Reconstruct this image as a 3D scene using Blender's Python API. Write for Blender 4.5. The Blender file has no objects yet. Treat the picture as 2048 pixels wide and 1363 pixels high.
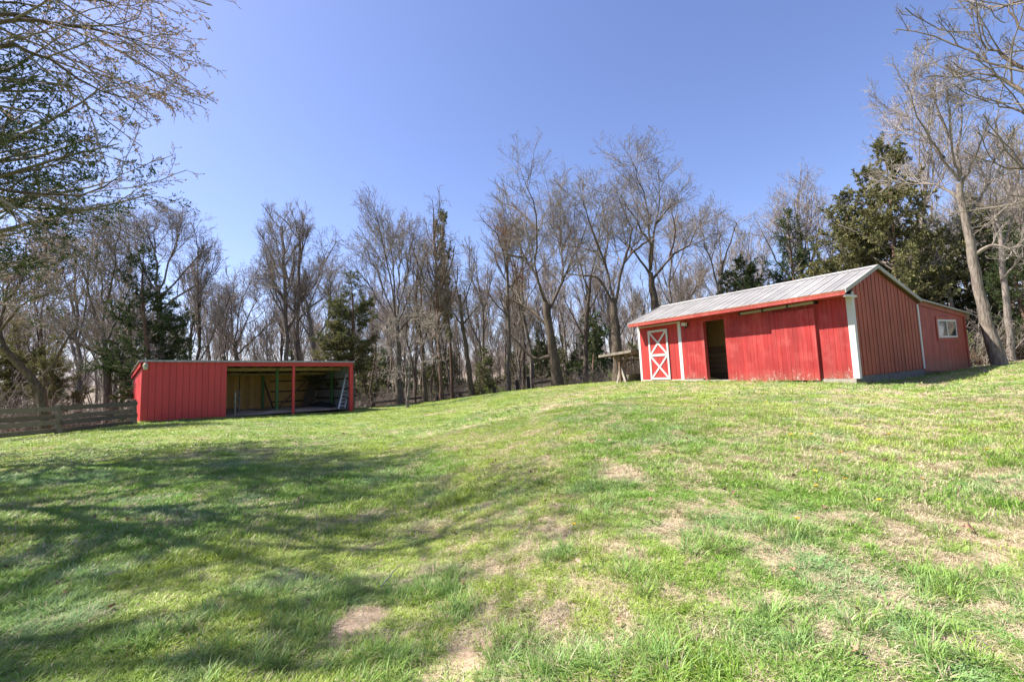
import bpy, math, random
import numpy as np
from mathutils import Vector, Matrix
PI = math.pi
R = math.radians
rng = np.random.default_rng(7)
random.seed(7)
SC = bpy.context.scene
COL = SC.collection

# ------------------------------------------------------------------ camera, sky, sun, exposure
F, CX, CY = 910.0, 1024.0, 681.5        # focal length and centre in pixels of the 2048 wide frame
TH = R(3.2); PT = R(3.735); CZ = 1.6
FW = np.array([0, math.cos(PT), math.sin(PT)])
_r0 = np.array([1.0, 0, 0]); _u0 = np.array([0, -math.sin(PT), math.cos(PT)])
CR = math.cos(TH) * _r0 - math.sin(TH) * _u0
CU = math.sin(TH) * _r0 + math.cos(TH) * _u0
cam = bpy.data.objects.new('camera', bpy.data.cameras.new('camera'))
COL.objects.link(cam)
m = Matrix.Identity(4)
for i in range(3):
    m[i][0] = CR[i]; m[i][1] = CU[i]; m[i][2] = -FW[i]
m[0][3] = 0; m[1][3] = 0; m[2][3] = CZ
cam.matrix_world = m
cam.data.sensor_width = 36; cam.data.lens = 36 * F / 2048
cam.data.clip_start = 0.05; cam.data.clip_end = 3000
SC.camera = cam

SUN_AZ, SUN_EL = R(-86), R(52.5)
w = bpy.data.worlds.new('World'); SC.world = w; w.use_nodes = True
nt = w.node_tree; nt.nodes.clear()
sky = nt.nodes.new('ShaderNodeTexSky'); sky.sky_type = 'NISHITA'; sky.sun_disc = False
sky.sun_elevation = SUN_EL; sky.sun_rotation = SUN_AZ
sky.altitude = 100; sky.air_density = 1.0; sky.dust_density = 1.0; sky.ozone_density = 4.0
bg = nt.nodes.new('ShaderNodeBackground'); bg.inputs[1].default_value = 0.115
wo = nt.nodes.new('ShaderNodeOutputWorld')
tint = nt.nodes.new('ShaderNodeMix'); tint.data_type = 'RGBA'; tint.blend_type = 'MULTIPLY'; tint.inputs[0].default_value = 1; tint.inputs[7].default_value = (.74, .665, .77, 1)
nt.links.new(sky.outputs[0], tint.inputs[6]); nt.links.new(tint.outputs[2], bg.inputs[0]); nt.links.new(bg.outputs[0], wo.inputs[0])
sl = bpy.data.lights.new('sun', 'SUN'); sl.energy = 5.0; sl.angle = R(0.53); sl.color = (1, 0.95, 0.87)
so = bpy.data.objects.new('sun', sl); COL.objects.link(so)
so.rotation_euler = Vector((-math.sin(SUN_AZ) * math.cos(SUN_EL), -math.cos(SUN_AZ) * math.cos(SUN_EL), -math.sin(SUN_EL))).to_track_quat('-Z', 'Y').to_euler()
SC.view_settings.view_transform = 'Standard'; SC.view_settings.look = 'None'
SC.view_settings.gamma = 1; SC.view_settings.exposure = 1.43
SC.view_settings.use_curve_mapping = False
SC.cycles.max_bounces = 5; SC.cycles.diffuse_bounces = 3; SC.cycles.transparent_max_bounces = 6

# ------------------------------------------------------------------ measuring helpers
def ray(px, py):
    return FW + (px - CX) / F * CR - (py - CY) / F * CU
def azel(px, py):
    d = ray(px, py); return math.atan2(d[0], d[1]), d[2] / math.hypot(d[0], d[1])
def vplane(px, py, O, X):
    """where the sight line meets the vertical plane through O along X: (distance along X, height)"""
    d = ray(px, py)
    A = np.array([[X[0], -d[0]], [X[1], -d[1]]])
    t, k = np.linalg.solve(A, np.array([-O[0], -O[1]]))
    return t, CZ + k * d[2]
def azdir(a): return np.array([math.sin(a), math.cos(a)])

# ------------------------------------------------------------------ noise
_P = np.random.default_rng(3).random((256, 256))
def vnoise(x, y):
    x = np.asarray(x, float); y = np.asarray(y, float)
    xi = np.floor(x).astype(int); yi = np.floor(y).astype(int)
    fx = x - xi; fy = y - yi; fx = fx * fx * (3 - 2 * fx); fy = fy * fy * (3 - 2 * fy)
    a = _P[xi & 255, yi & 255]; b = _P[(xi + 1) & 255, yi & 255]; c = _P[xi & 255, (yi + 1) & 255]; d = _P[(xi + 1) & 255, (yi + 1) & 255]
    return (a * (1 - fx) + b * fx) * (1 - fy) + (c * (1 - fx) + d * fx) * fy
def fbm(x, y, o=4):
    s = 0; a = 0.5; n = 0
    for i in range(o):
        s = s + a * vnoise(x * 2 ** i + 17 * i, y * 2 ** i + 31 * i); n += a; a *= 0.5
    return s / n

# ------------------------------------------------------------------ the ground's shape
_sk = [(-260, 893, 21), (0, 877, 23), (120, 862, 24), (268, 847, 25), (450, 832, 26.5), (703, 819, 29), (850, 807, 30), (1000, 786, 28), (1130, 772, 24),
       (1283, 764, 20.6), (1450, 763, 18.6), (1722, 763, 16.2), (1850, 753, 20.4), (1940, 748, 24.2), (1990, 727, 27), (2048, 724, 27), (2300, 712, 26)]
_az = np.array([azel(a, b)[0] for a, b, c in _sk]); _el = np.array([azel(a, b)[1] for a, b, c in _sk]); _dc = np.array([c for a, b, c in _sk], float)
_a2 = np.linspace(_az[0], _az[-1], 240); _w = lambda s: (lambda k: k / k.sum())(np.exp(-.5 * (np.arange(-30, 31) / s) ** 2))
def _smooth(v, s): return np.convolve(np.pad(v, 30, mode='edge'), _w(s), 'valid')
_el, _dc, _az = _smooth(np.interp(_a2, _az, _el), 3), _smooth(np.interp(_a2, _az, _dc), 11), _a2
_tt = np.linspace(0.02, 1, 120)
def _fit(el, D):
    lo, hi = -4.0, 3.0
    for _ in range(40):
        zc = (lo + hi) / 2
        e = ((zc * _tt * (2 - _tt) - CZ) / (_tt * D)).max()
        if e > el: hi = zc
        else: lo = zc
    return zc
_zc = _smooth(np.array([_fit(e, d) for e, d in zip(_el, _dc)]), 4)
def zg(x, y, bumps=True):
    x = np.asarray(x, float); y = np.asarray(y, float)
    d = np.hypot(x, y); a = np.arctan2(x, y)
    ac = np.clip(a, _az[0], _az[-1])
    D = np.interp(ac, _az, _dc); Z = np.interp(ac, _az, _zc)
    back = np.clip((np.abs(a) - 1.2) / 1.0, 0, 1)
    Z = Z * (1 - back) + 0.1 * back
    t = np.clip(d / D, 0, 1)
    z = Z * t * (2 - t)
    q = np.clip(d - D - np.interp(a, [-.9, -.3, 0, .25, .3, .7, .9], [1, .5, .5, 2, 7, 12, 8]), 0, None)
    drop = np.interp(a, [-.9, -.4, 0, .2, .45, .8], [2.2, 2.0, 1.9, 1.8, 1.4, 0.2])
    z = z - drop * (1 - np.exp(-(q / 9) ** 1.5))
    far = np.clip(d - 120, 0, None); z = z + far * 0.02
    if bumps: z = z + (fbm(x * .35, y * .35, 3) - .5) * .05 * np.clip(d / 6, 0, 1) * np.clip((24 - d) / 12, 0, 1) + (fbm(x * 2.2 + 9, y * 2.2, 2) - .5) * .035 * np.clip((20 - d) / 8, 0, 1)
    return z
def gz(x, y): return float(zg(x, y))
def at(px, rng_):
    """ground point on the bearing of a pixel column at a given range"""
    a = px if isinstance(px, float) else azel(px, 745)[0]
    x, y = rng_ * math.sin(a), rng_ * math.cos(a)
    return np.array([x, y, gz(x, y)])
def hit(px, py):
    d = ray(px, py); k = 0.5; d = d / math.hypot(d[0], d[1])
    while k < 60:
        if CZ + k * d[2] <= gz(k * d[0], k * d[1]): break
        k += 0.02 + k * .002
    return np.array([k * d[0], k * d[1], gz(k * d[0], k * d[1])])
SOIL = [(938, 1315, .17, .16), (742, 1228, .13, .2), (690, 1255, .14, .12), (1250, 950, .3, .3), (560, 900, .5, .3), (1850, 900, .5, .4), (1900, 1330, .3, .2), (330, 1240, .3, .2)]
SOILW = [(hit(a, b)[:2], c, e) for a, b, c, e in SOIL]
def dry(x, y):
    """0 lush .. 1 dead thatch, at world x, y"""
    n = fbm(x * .55 + 4, y * .55 + 9, 4); n2 = fbm(x * 2.6, y * 2.6 + 5, 3)
    v = (n - .5) * 1.0 + (n2 - .5) * 1.1 + (fbm(x * 9, y * 9 + 5, 2) - .5) * (1.5 + np.clip(x * .25, 0, 1.3)) + .27 + np.clip(x * .03, -.2, .13)
    far = np.clip((np.hypot(x, y) - 15) / 10, 0, 1)
    v = v - .12 * far
    v = v + .45 * np.exp(-((np.hypot(x - 20, y - 22)) / 6) ** 2)
    for (c, r1, s) in SOILW[:4]:
        v = v + 1.0 * np.exp(-(np.hypot(x - c[0], y - c[1]) / r1) ** 4)
    return np.clip(v, 0, 1)
def soil(x, y):
    v = 0 * x
    for (c, r1, s) in SOILW[:3]:
        v = np.maximum(v, np.exp(-((np.hypot(x - c[0], y - c[1]) + (fbm(x * 9, y * 9, 2) - .5) * .16) / r1) ** 4))
    return v

# ------------------------------------------------------------------ materials
MATS = {}
def newmat(name):
    m = bpy.data.materials.new(name); m.use_nodes = True; m.node_tree.nodes.clear(); MATS[name] = m
    return m, m.node_tree.nodes, m.node_tree.links
class NB:
    def __init__(s, name):
        s.m, s.n, s.l = newmat(name)
        s.out = s.n.new('ShaderNodeOutputMaterial')
    def node(s, t, **k):
        n = s.n.new(t)
        for a, b in k.items(): setattr(n, a, b)
        return n
    def put(s, sock, v):
        if hasattr(v, 'is_output') or isinstance(v, bpy.types.NodeSocket): s.l.new(v, sock)
        elif isinstance(v, (tuple, list)) and len(v) == 3 and sock.type == 'RGBA': sock.default_value = (v[0] * .77, v[1] * .77, v[2] * .77, 1)
        else: sock.default_value = v
    def noise(s, scale, detail=3, vec=None, rough=.55, stretch=None):
        n = s.node('ShaderNodeTexNoise'); n.inputs['Scale'].default_value = scale; n.inputs['Detail'].default_value = detail; n.inputs['Roughness'].default_value = rough
        v = vec or s.coord('Object')
        if stretch:
            mp = s.node('ShaderNodeMapping'); mp.inputs['Scale'].default_value = stretch; s.l.new(v, mp.inputs[0]); v = mp.outputs[0]
        s.l.new(v, n.inputs['Vector']); return n.outputs[0]
    def coord(s, k): return s.node('ShaderNodeTexCoord').outputs[k]
    def pos(s): return s.node('ShaderNodeNewGeometry').outputs['Position']
    def rnd(s): return s.node('ShaderNodeObjectInfo').outputs['Random']
    def math(s, op, a, b=0.0, c=0.0):
        n = s.node('ShaderNodeMath', operation=op); s.put(n.inputs[0], a); s.put(n.inputs[1], b)
        if op in ('MULTIPLY_ADD',): s.put(n.inputs[2], c)
        return n.outputs[0]
    def ss(s, v, a, b, o0=0.0, o1=1.0):
        n = s.node('ShaderNodeMapRange', interpolation_type='SMOOTHSTEP'); s.put(n.inputs[0], v)
        for i, q in enumerate((a, b, o0, o1)): n.inputs[i + 1].default_value = q
        return n.outputs[0]
    def mix(s, f, a, b, mode='MIX'):
        n = s.node('ShaderNodeMix', data_type='RGBA', blend_type=mode); s.put(n.inputs[0], f); s.put(n.inputs[6], a); s.put(n.inputs[7], b); return n.outputs[2]
    def bsdf(s, col, rough=.7, metal=0.0, bump=None, bstr=.3, bdist=.01, spec=.4):
        b = s.node('ShaderNodeBsdfPrincipled'); s.put(b.inputs['Base Color'], col); s.put(b.inputs['Roughness'], rough); s.put(b.inputs['Metallic'], metal)
        b.inputs['Specular IOR Level'].default_value = spec
        if bump is not None:
            bn = s.node('ShaderNodeBump'); bn.inputs['Strength'].default_value = bstr; bn.inputs['Distance'].default_value = bdist
            s.l.new(bump, bn.inputs['Height']); s.l.new(bn.outputs[0], b.inputs['Normal'])
        s.l.new(b.outputs[0], s.out.inputs[0]); return b
    def sep(s, v, i):
        n = s.node('ShaderNodeSeparateXYZ'); s.l.new(v, n.inputs[0]); return n.outputs[i]

def wood(name, c1, c2, rough=.8, grain=(4, 4, .5), rv=.25, knots=False):
    b = NB(name); g = b.noise(9, 4, stretch=grain); f = b.noise(2.2, 3)
    c = b.mix(b.ss(g, .3, .7), c1, c2); c = b.mix(b.ss(f, .35, .75, 0, .4), c, tuple(x * .55 for x in c1))
    r = b.math('MULTIPLY_ADD', b.rnd(), rv * 2, 1 - rv)
    c = b.mix(1.0, c, r, 'MULTIPLY')
    if knots:
        v = b.node('ShaderNodeTexVoronoi'); v.inputs['Scale'].default_value = 3.2; b.l.new(b.coord('Object'), v.inputs['Vector'])
        c = b.mix(b.ss(v.outputs['Distance'], .09, .05), c, (.10, .045, .015))
    b.bsdf(c, rough, bump=g, bstr=.25, bdist=.004); return b.m
def paint(name, col, wear=None, base_z=.8, peel=.0, fade=(0.5, .2, .18), rough=.65, rv=.12, streak=.35, lat=.55):
    """weathered paint on boards; peeling is thicker low on the wall where rain splashes"""
    b = NB(name)
    P = b.pos()
    st = b.noise(3.0, 4, stretch=(5, 5, .35)); sp = b.noise(70, 2, vec=P, stretch=(1, 1, .3)); big = b.noise(1.1, 3, vec=P)
    c = b.mix(b.ss(st, .35, .75, 0, streak), col, fade)
    c = b.mix(b.ss(big, .35, .7, 0, lat), c, tuple(x * .62 for x in col))
    r = b.math('MULTIPLY_ADD', b.rnd(), rv * 2, 1 - rv)
    c = b.mix(1.0, c, r, 'MULTIPLY')
    if wear is not None:
        z = b.sep(P, 2)
        hgt = b.ss(z, base_z + .75, base_z + .0, 0, peel)
        th = b.math('ADD', b.math('MULTIPLY', sp, .85), b.math('MULTIPLY', b.noise(6, 3, vec=P, stretch=(1, 1, .5)), .55))
        msk = b.ss(b.math('ADD', th, hgt), .95, 1.0)
        c = b.mix(b.ss(b.noise(2.3, 4, vec=P), .5, .72, 0, .35), c, fade)
        sp2 = b.math('MULTIPLY', b.ss(z, base_z + .42, base_z - .05), b.ss(b.noise(7, 4, vec=P), .3, .7, .2, .8))
        c = b.mix(sp2, c, (.30, .15, .09))
        c = b.mix(msk, c, wear)
    b.bsdf(c, rough, bump=st, bstr=.2, bdist=.004); return b.m

M = {}
M['red'] = paint('red_barn_paint', (.41, .024, .022), wear=(.62, .55, .48), base_z=.75, peel=.16, fade=(.60, .13, .11))
M['redboard'] = paint('red_board_paint', (.50, .04, .033), rv=.06, fade=(.5, .06, .05))
M['gable'] = paint('gable_red_brown_stain', (.34, .065, .030), fade=(.42, .14, .055), rv=.12, streak=.5)
M['leanred'] = paint('lean_to_red_stain', (.36, .05, .03), wear=(.36, .12, .05), base_z=.9, peel=.2, fade=(.42, .10, .05), streak=.5)
M['shedred'] = paint('shed_red_metal', (.72, .056, .056), fade=(.74, .09, .08), rough=.45, rv=.05, streak=.15, lat=.2)
M['trimred'] = paint('trim_red', (.46, .05, .045), fade=(.6, .2, .17), rv=.05, streak=.5)
M['white'] = paint('white_trim', (.66, .66, .63), fade=(.5, .5, .46), rv=.03, lat=.15)
M['cream'] = paint('cream_track', (.42, .42, .29), fade=(.5, .5, .4))
M['greenpost'] = paint('green_paint', (.06, .17, .05), fade=(.09, .2, .08))
b = NB('roof_metal'); g = b.noise(1.5, 4, vec=b.pos()); g2 = b.noise(14, 3, vec=b.pos(), stretch=(1, .3, 1))
c = b.mix(b.ss(g, .3, .7), (.44, .42, .395), (.33, .315, .30)); c = b.mix(b.ss(g2, .5, .8, 0, .3), c, (.25, .22, .2))
c = b.mix(1.0, c, b.math('MULTIPLY_ADD', b.rnd(), .22, .89), 'MULTIPLY'); b.bsdf(c, .5, .25); M['roof'] = b.m
M['ply'] = wood('plywood', (.80, .50, .20), (.62, .35, .12), grain=(.8, .8, 6), knots=True)
M['lumber'] = wood('pale_lumber', (.60, .43, .25), (.46, .31, .18))
M['oldwood'] = wood('weathered_grey_wood', (.26, .22, .17), (.15, .125, .10), grain=(1, 1, 1))
M['fence'] = wood('fence_brown_wood', (.26, .215, .165), (.15, .125, .095), grain=(.5, 4, 4))
M['fencedark'] = wood('dark_fence_wood', (.09, .075, .055), (.05, .042, .034), grain=(.5, 4, 4))
M['darkwood'] = wood('dark_interior_wood', (.16, .10, .06), (.10, .06, .035), grain=(.5, 4, 4))
M['stall'] = wood('stall_wood', (.50, .32, .19), (.34, .215, .13), grain=(.5, 4, 4))
M['feedwood'] = wood('feeder_wood', (.33, .21, .13), (.20, .12, .075), grain=(1, 1, 1))
M['palewood'] = wood('silvered_pale_wood', (.50, .44, .36), (.36, .31, .25), grain=(1, 1, 1))
b = NB('galvanised_metal'); b.bsdf(b.mix(b.ss(b.noise(6), .3, .7), (.45, .46, .46), (.3, .31, .31)), .45, .6); M['galv'] = b.m
b = NB('ladder_aluminium'); b.bsdf((.75, .76, .78), .5, .1); M['alu'] = b.m
b = NB('corrugated_grey'); b.bsdf(b.mix(b.ss(b.noise(3), .3, .7), (.55, .56, .56), (.40, .41, .42)), .5, .3); M['corr'] = b.m
b = NB('black_iron'); b.bsdf((.02, .02, .022), .5, .3); M['iron'] = b.m
b = NB('rusty_iron'); b.bsdf(b.mix(b.ss(b.noise(9), .4, .6), (.09, .05, .035), (.14, .07, .04)), .8); M['rust'] = b.m
b = NB('concrete'); b.bsdf(b.mix(b.ss(b.noise(5, 4), .3, .7), (.20, .185, .16), (.12, .115, .10)), .9, bump=b.noise(30), bstr=.3); M['conc'] = b.m
M['raketrim'] = paint('grey_rake_trim', (.44, .42, .37), fade=(.34, .32, .28), rv=.03)
b = NB('window_glass'); g = b.bsdf((.045, .05, .05), .06, spec=.9); M['glass'] = b.m
b = NB('lamp_glass'); b.bsdf((.62, .62, .5), .2); M['lampglass'] = b.m
b = NB('hay_litter'); b.bsdf(b.mix(b.ss(b.noise(22, 4), .35, .65), (.75, .58, .42), (.48, .36, .25)), .95, bump=b.noise(40), bstr=.8, bdist=.03); M['hay'] = b.m
b = NB('dark_tarp'); b.bsdf(b.mix(b.ss(b.noise(4), .3, .7), (.025, .028, .03), (.05, .05, .055)), .5); M['tarp'] = b.m
def bark(name, a, c_, sun=None):
    b = NB(name); n = b.noise(6, 5, stretch=(3, 3, .6)); n2 = b.noise(.8, 3)
    c = b.mix(b.ss(n, .35, .65), a, c_); c = b.mix(b.ss(n2, .45, .7, 0, .5), c, tuple(x * 1.35 for x in c_))
    c = b.mix(1.0, c, b.math('MULTIPLY_ADD', b.rnd(), .3, .85), 'MULTIPLY')
    b.bsdf(c, .9, bump=n, bstr=.7, bdist=.03, spec=.2); return b.m
M['bark'] = bark('brown_bark', (.075, .055, .04), (.17, .13, .095))
M['barkgrey'] = bark('grey_bark', (.12, .095, .075), (.25, .21, .17))
M['barkpale'] = bark('pale_bark', (.16, .13, .108), (.33, .28, .24))
M['barkred'] = bark('reddish_cedar_bark', (.10, .062, .042), (.22, .14, .10))
def twigm(name, c1, c2):
    b = NB(name); b.bsdf(b.mix(b.ss(b.noise(.5, 2), .35, .65), c1, c2), .85, spec=.2); return b.m
M['twig'] = twigm('twig_brown', (.20, .165, .13), (.32, .27, .225))
M['twiggrey'] = twigm('twig_grey', (.29, .24, .205), (.42, .36, .31))
M['twigpale'] = twigm('twig_pale', (.40, .34, .29), (.52, .45, .39))
M['twigred'] = twigm('twig_russet', (.30, .17, .09), (.24, .17, .12))
def leafm(name, ca, cb, cc, tr=.25):
    b = NB(name); at_ = b.node('ShaderNodeAttribute', attribute_name='tint'); f = at_.outputs['Fac']
    c = b.mix(b.ss(f, 0, .6), ca, cb); c = b.mix(b.ss(f, .6, 1), c, cc)
    d = b.node('ShaderNodeBsdfDiffuse'); b.put(d.inputs[0], c); t = b.node('ShaderNodeBsdfTranslucent'); b.put(t.inputs[0], c)
    mx = b.node('ShaderNodeMixShader'); mx.inputs[0].default_value = tr; b.l.new(d.outputs[0], mx.inputs[1]); b.l.new(t.outputs[0], mx.inputs[2]); b.l.new(mx.outputs[0], b.out.inputs[0]); return b.m
M['cedar'] = leafm('cedar_foliage', (.085, .105, .05), (.16, .17, .075), (.30, .26, .12))
M['cedarlight'] = leafm('cedar_foliage_olive', (.12, .13, .06), (.21, .205, .09), (.34, .29, .14))
M['cedardark'] = leafm('cedar_foliage_dark', (.05, .075, .035), (.09, .125, .05), (.17, .18, .07))
M['bud'] = leafm('spring_buds', (.42, .27, .20), (.50, .36, .29), (.55, .45, .34), .3)
M['budgreen'] = leafm('young_leaves', (.16, .24, .05), (.25, .32, .09), (.3, .36, .12), .4)
M['litter'] = leafm('leaf_litter', (.18, .12, .08), (.26, .18, .12), (.36, .27, .19), .1)
# grass: the thatch / green balance is stored on every tuft
b = NB('grass_blades'); dr = b.node('ShaderNodeAttribute', attribute_name='dry', attribute_type='INSTANCER').outputs['Fac']
tn = b.node('ShaderNodeAttribute', attribute_name='tint').outputs['Fac']; hu = b.node('ShaderNodeAttribute', attribute_name='hue', attribute_type='INSTANCER').outputs['Fac']
green = b.mix(hu, (.20, .38, .045), (.43, .54, .085)); green = b.mix(b.ss(tn, .5, 1, 0, .5), green, (.40, .57, .12))
green = b.mix(b.node('ShaderNodeAttribute', attribute_name='blue', attribute_type='INSTANCER').outputs['Fac'], green, (.31, .48, .23))
straw = b.mix(tn, (.58, .46, .30), (.76, .65, .46))
sel = b.ss(b.math('SUBTRACT', dr, tn), -.05, .05)
c = b.mix(sel, green, straw)
d = b.node('ShaderNodeBsdfPrincipled'); b.put(d.inputs[0], c); d.inputs['Roughness'].default_value = .5; d.inputs['Specular IOR Level'].default_value = .35
t = b.node('ShaderNodeBsdfTranslucent'); b.put(t.inputs[0], c); mx = b.node('ShaderNodeMixShader'); mx.inputs[0].default_value = .28
b.l.new(d.outputs[0], mx.inputs[1]); b.l.new(t.outputs[0], mx.inputs[2]); b.l.new(mx.outputs[0], b.out.inputs[0]); M['grass'] = b.m
# ground
b = NB('ground_soil_and_thatch'); P = b.pos()
a1 = b.node('ShaderNodeAttribute', attribute_name='dry').outputs['Fac']; a2 = b.node('ShaderNodeAttribute', attribute_name='wood').outputs['Fac']; a3 = b.node('ShaderNodeAttribute', attribute_name='soil').outputs['Fac']
n = b.noise(28, 4, vec=P); n2 = b.noise(3.5, 4, vec=P); n3 = b.noise(110, 2, vec=P)
gr = b.mix(b.ss(n, .35, .65), (.17, .23, .06), (.27, .33, .09)); st = b.mix(b.ss(n3, .35, .65), (.34, .25, .16), (.54, .43, .29))
c = b.mix(b.ss(b.math('ADD', a1, b.math('MULTIPLY', b.math('SUBTRACT', n2, .5), .9)), .35, .75), gr, st)
so_ = b.mix(b.ss(n, .3, .7), (.36, .25, .165), (.46, .345, .24)); c = b.mix(a3, c, so_)
lit = b.mix(b.ss(b.noise(9, 5, vec=P), .35, .65), (.15, .115, .08), (.28, .225, .165)); c = b.mix(a2, c, lit)
b.bsdf(c, .95, bump=n, bstr=.6, bdist=.02, spec=.15); M['ground'] = b.m
b = NB('dandelion_yellow'); b.bsdf((.75, .48, .01), .6); M['yellow'] = b.m
b = NB('dandelion_stalk'); b.bsdf((.16, .25, .06), .6); M['stalk'] = b.m

# ------------------------------------------------------------------ mesh helpers
def tag(o, label=None, cat=None, group=None, kind=None):
    if label: o['label'] = label
    if cat: o['category'] = cat
    if group: o['group'] = group
    if kind: o['kind'] = kind
    return o
def link(name, me, mat=None, parent=None, loc=None):
    if mat is not None and not me.materials: me.materials.append(mat)
    o = bpy.data.objects.new(name, me); COL.objects.link(o)
    if parent is not None: o.parent = parent
    if loc is not None: o.location = loc
    return o
def empty(name, loc, rot=(0, 0, 0)):
    o = bpy.data.objects.new(name, None); COL.objects.link(o); o.location = loc; o.rotation_euler = rot; o.empty_display_size = .2
    return o
def mesh_np(name, V, Q, smooth=False, tint=None):
    """V (n,3), Q (m,k) all faces with k corners"""
    V = np.ascontiguousarray(V, np.float32); Q = np.ascontiguousarray(Q, np.int32); k = Q.shape[1]
    me = bpy.data.meshes.new(name); me.vertices.add(len(V)); me.vertices.foreach_set('co', V.ravel())
    me.loops.add(Q.size); me.loops.foreach_set('vertex_index', Q.ravel())
    me.polygons.add(len(Q)); me.polygons.foreach_set('loop_start', np.arange(0, Q.size, k, dtype=np.int32))
    if smooth: me.polygons.foreach_set('use_smooth', np.ones(len(Q), bool))
    me.update(calc_edges=True)
    if tint is not None:
        a = me.attributes.new('tint', 'FLOAT', 'FACE'); a.data.foreach_set('value', np.ascontiguousarray(tint, np.float32))
    return me
class MB:
    """collects simple solids into one mesh"""
    def __init__(s): s.v = []; s.f = []
    def add(s, vs, fs):
        k = len(s.v); s.v += [tuple(map(float, q)) for q in vs]; s.f += [tuple(i + k for i in f) for f in fs]; return s
    def box(s, x0, x1, y0, y1, z0, z1):
        return s.add([(x0, y0, z0), (x1, y0, z0), (x1, y1, z0), (x0, y1, z0), (x0, y0, z1), (x1, y0, z1), (x1, y1, z1), (x0, y1, z1)],
                     [(0, 3, 2, 1), (4, 5, 6, 7), (0, 1, 5, 4), (1, 2, 6, 5), (2, 3, 7, 6), (3, 0, 4, 7)])
    def hexa(s, p):
        return s.add(p, [(0, 3, 2, 1), (4, 5, 6, 7), (0, 1, 5, 4), (1, 2, 6, 5), (2, 3, 7, 6), (3, 0, 4, 7)])
    def bar(s, a, b, wd, th, up=(0, 0, 1)):
        a = Vector(a); b = Vector(b); t = (b - a).normalized(); u = Vector(up)
        if abs(t.dot(u)) > .98: u = Vector((0, 1, 0))
        sd = t.cross(u).normalized(); n = sd.cross(t).normalized()
        P = []
        for q in (a, b):
            for i, j in ((-1, -1), (1, -1), (1, 1), (-1, 1)): P.append(q + sd * (i * wd / 2) + n * (j * th / 2))
        return s.add(P, [(0, 3, 2, 1), (4, 5, 6, 7), (0, 1, 5, 4), (1, 2, 6, 5), (2, 3, 7, 6), (3, 0, 4, 7)])
    def tube(s, pts, r, n=8):
        pts = [Vector(p) for p in pts]; k = len(pts); vs = []; fs = []
        for i, p in enumerate(pts):
            t = (pts[min(i + 1, k - 1)] - pts[max(i - 1, 0)]).normalized(); u = Vector((0, 0, 1)) if abs(t.z) < .9 else Vector((1, 0, 0))
            a = t.cross(u).normalized(); b_ = t.cross(a)
            rr = r[i] if isinstance(r, (list, tuple)) else r
            for j in range(n): vs.append(p + (a * math.cos(2 * PI * j / n) + b_ * math.sin(2 * PI * j / n)) * rr)
        for i in range(k - 1):
            for j in range(n): fs.append((i * n + j, i * n + (j + 1) % n, (i + 1) * n + (j + 1) % n, (i + 1) * n + j))
        fs.append(tuple(range(n))[::-1]); fs.append(tuple((k - 1) * n + j for j in range(n)))
        return s.add(vs, fs)
    def mesh(s, name='m'):
        me = bpy.data.meshes.new(name); me.from_pydata(s.v, [], s.f); me.update(); return me
    def build(s, name, mat, parent=None, loc=None): return link(name, s.mesh(name), mat, parent, loc)

# ------------------------------------------------------------------ ground sheet
def build_ground():
    na = 400; a = np.concatenate([np.linspace(-PI, -1.0, 50)[:-1], np.linspace(-1.0, 1.0, na), np.linspace(1.0, PI, 50)[1:]])
    d = np.concatenate([[0.0], np.geomspace(1.2, 60, 240), np.geomspace(64, 900, 34)])
    A, D = np.meshgrid(a, d, indexing='ij'); X = D * np.sin(A); Y = D * np.cos(A); Z = zg(X, Y)
    V = np.stack([X, Y, Z], -1).reshape(-1, 3); n1, n2 = A.shape; I = np.arange(n1 * n2).reshape(n1, n2)
    Q = np.stack([I[:-1, :-1], I[:-1, 1:], I[1:, 1:], I[1:, :-1]], -1).reshape(-1, 4)
    me = mesh_np('ground', V, Q[:, ::-1], True)
    x, y = V[:, 0], V[:, 1]
    Dc = np.interp(A.ravel(), _az, _dc) + np.interp(A.ravel(), [-.9, 0, .3, .8], [2, 3, 9, 1])
    wd = np.clip((D.ravel() - Dc + (fbm(x * .4, y * .4) - .5) * 5) / 4, 0, 1) * (np.abs(A.ravel()) < 1.4)
    for nm, val in (('dry', dry(x, y)), ('wood', wd), ('soil', soil(x, y))):
        at_ = me.attributes.new(nm, 'FLOAT', 'POINT'); at_.data.foreach_set('value', np.ascontiguousarray(val, np.float32))
    o = link('ground', me, M['ground']); tag(o, kind='structure')
build_ground()
# ================================================================== the red barn
BZ = .80
Nn = 16.3 * azdir(R(37.0)); XD = azdir(R(149.3)); WD = azdir(R(59.3))
BROT = math.atan2(XD[1], XD[0])
barn = empty('barn', (Nn[0], Nn[1], BZ), (0, 0, BROT))
tag(barn, 'long red barn with ribbed grey metal roof, white X door and sliding door', 'barn')
def bx(px, py=700): return vplane(px, py, Nn, XD)[0]
def bz(px, py): return vplane(px, py, Nn, XD)[1] - BZ
def gy(px, py=670): return vplane(px, py, Nn, WD)[0]
def gzz(px, py): return vplane(px, py, Nn, WD)[1] - BZ
XA = bx(1280); XB0 = bx(1359.5); XB1 = bx(1366); XO0 = bx(1409); XO1 = bx(1453.5); XS0 = bx(1551); XS1 = bx(1636.5); XT = bx(1703)
ZO = bz(1430, 640); HW = 2.41
GY = 4.56; LY = 8.9; RY = 1.62; RZ = 3.36; EY = -.58; EZ = 2.55
def roofz(y): return RZ - (RZ - EZ) * (RY - y) / (RY - EY) if y < RY else RZ - (RZ - 2.40) * (y - RY) / (GY + .02 - RY)
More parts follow.
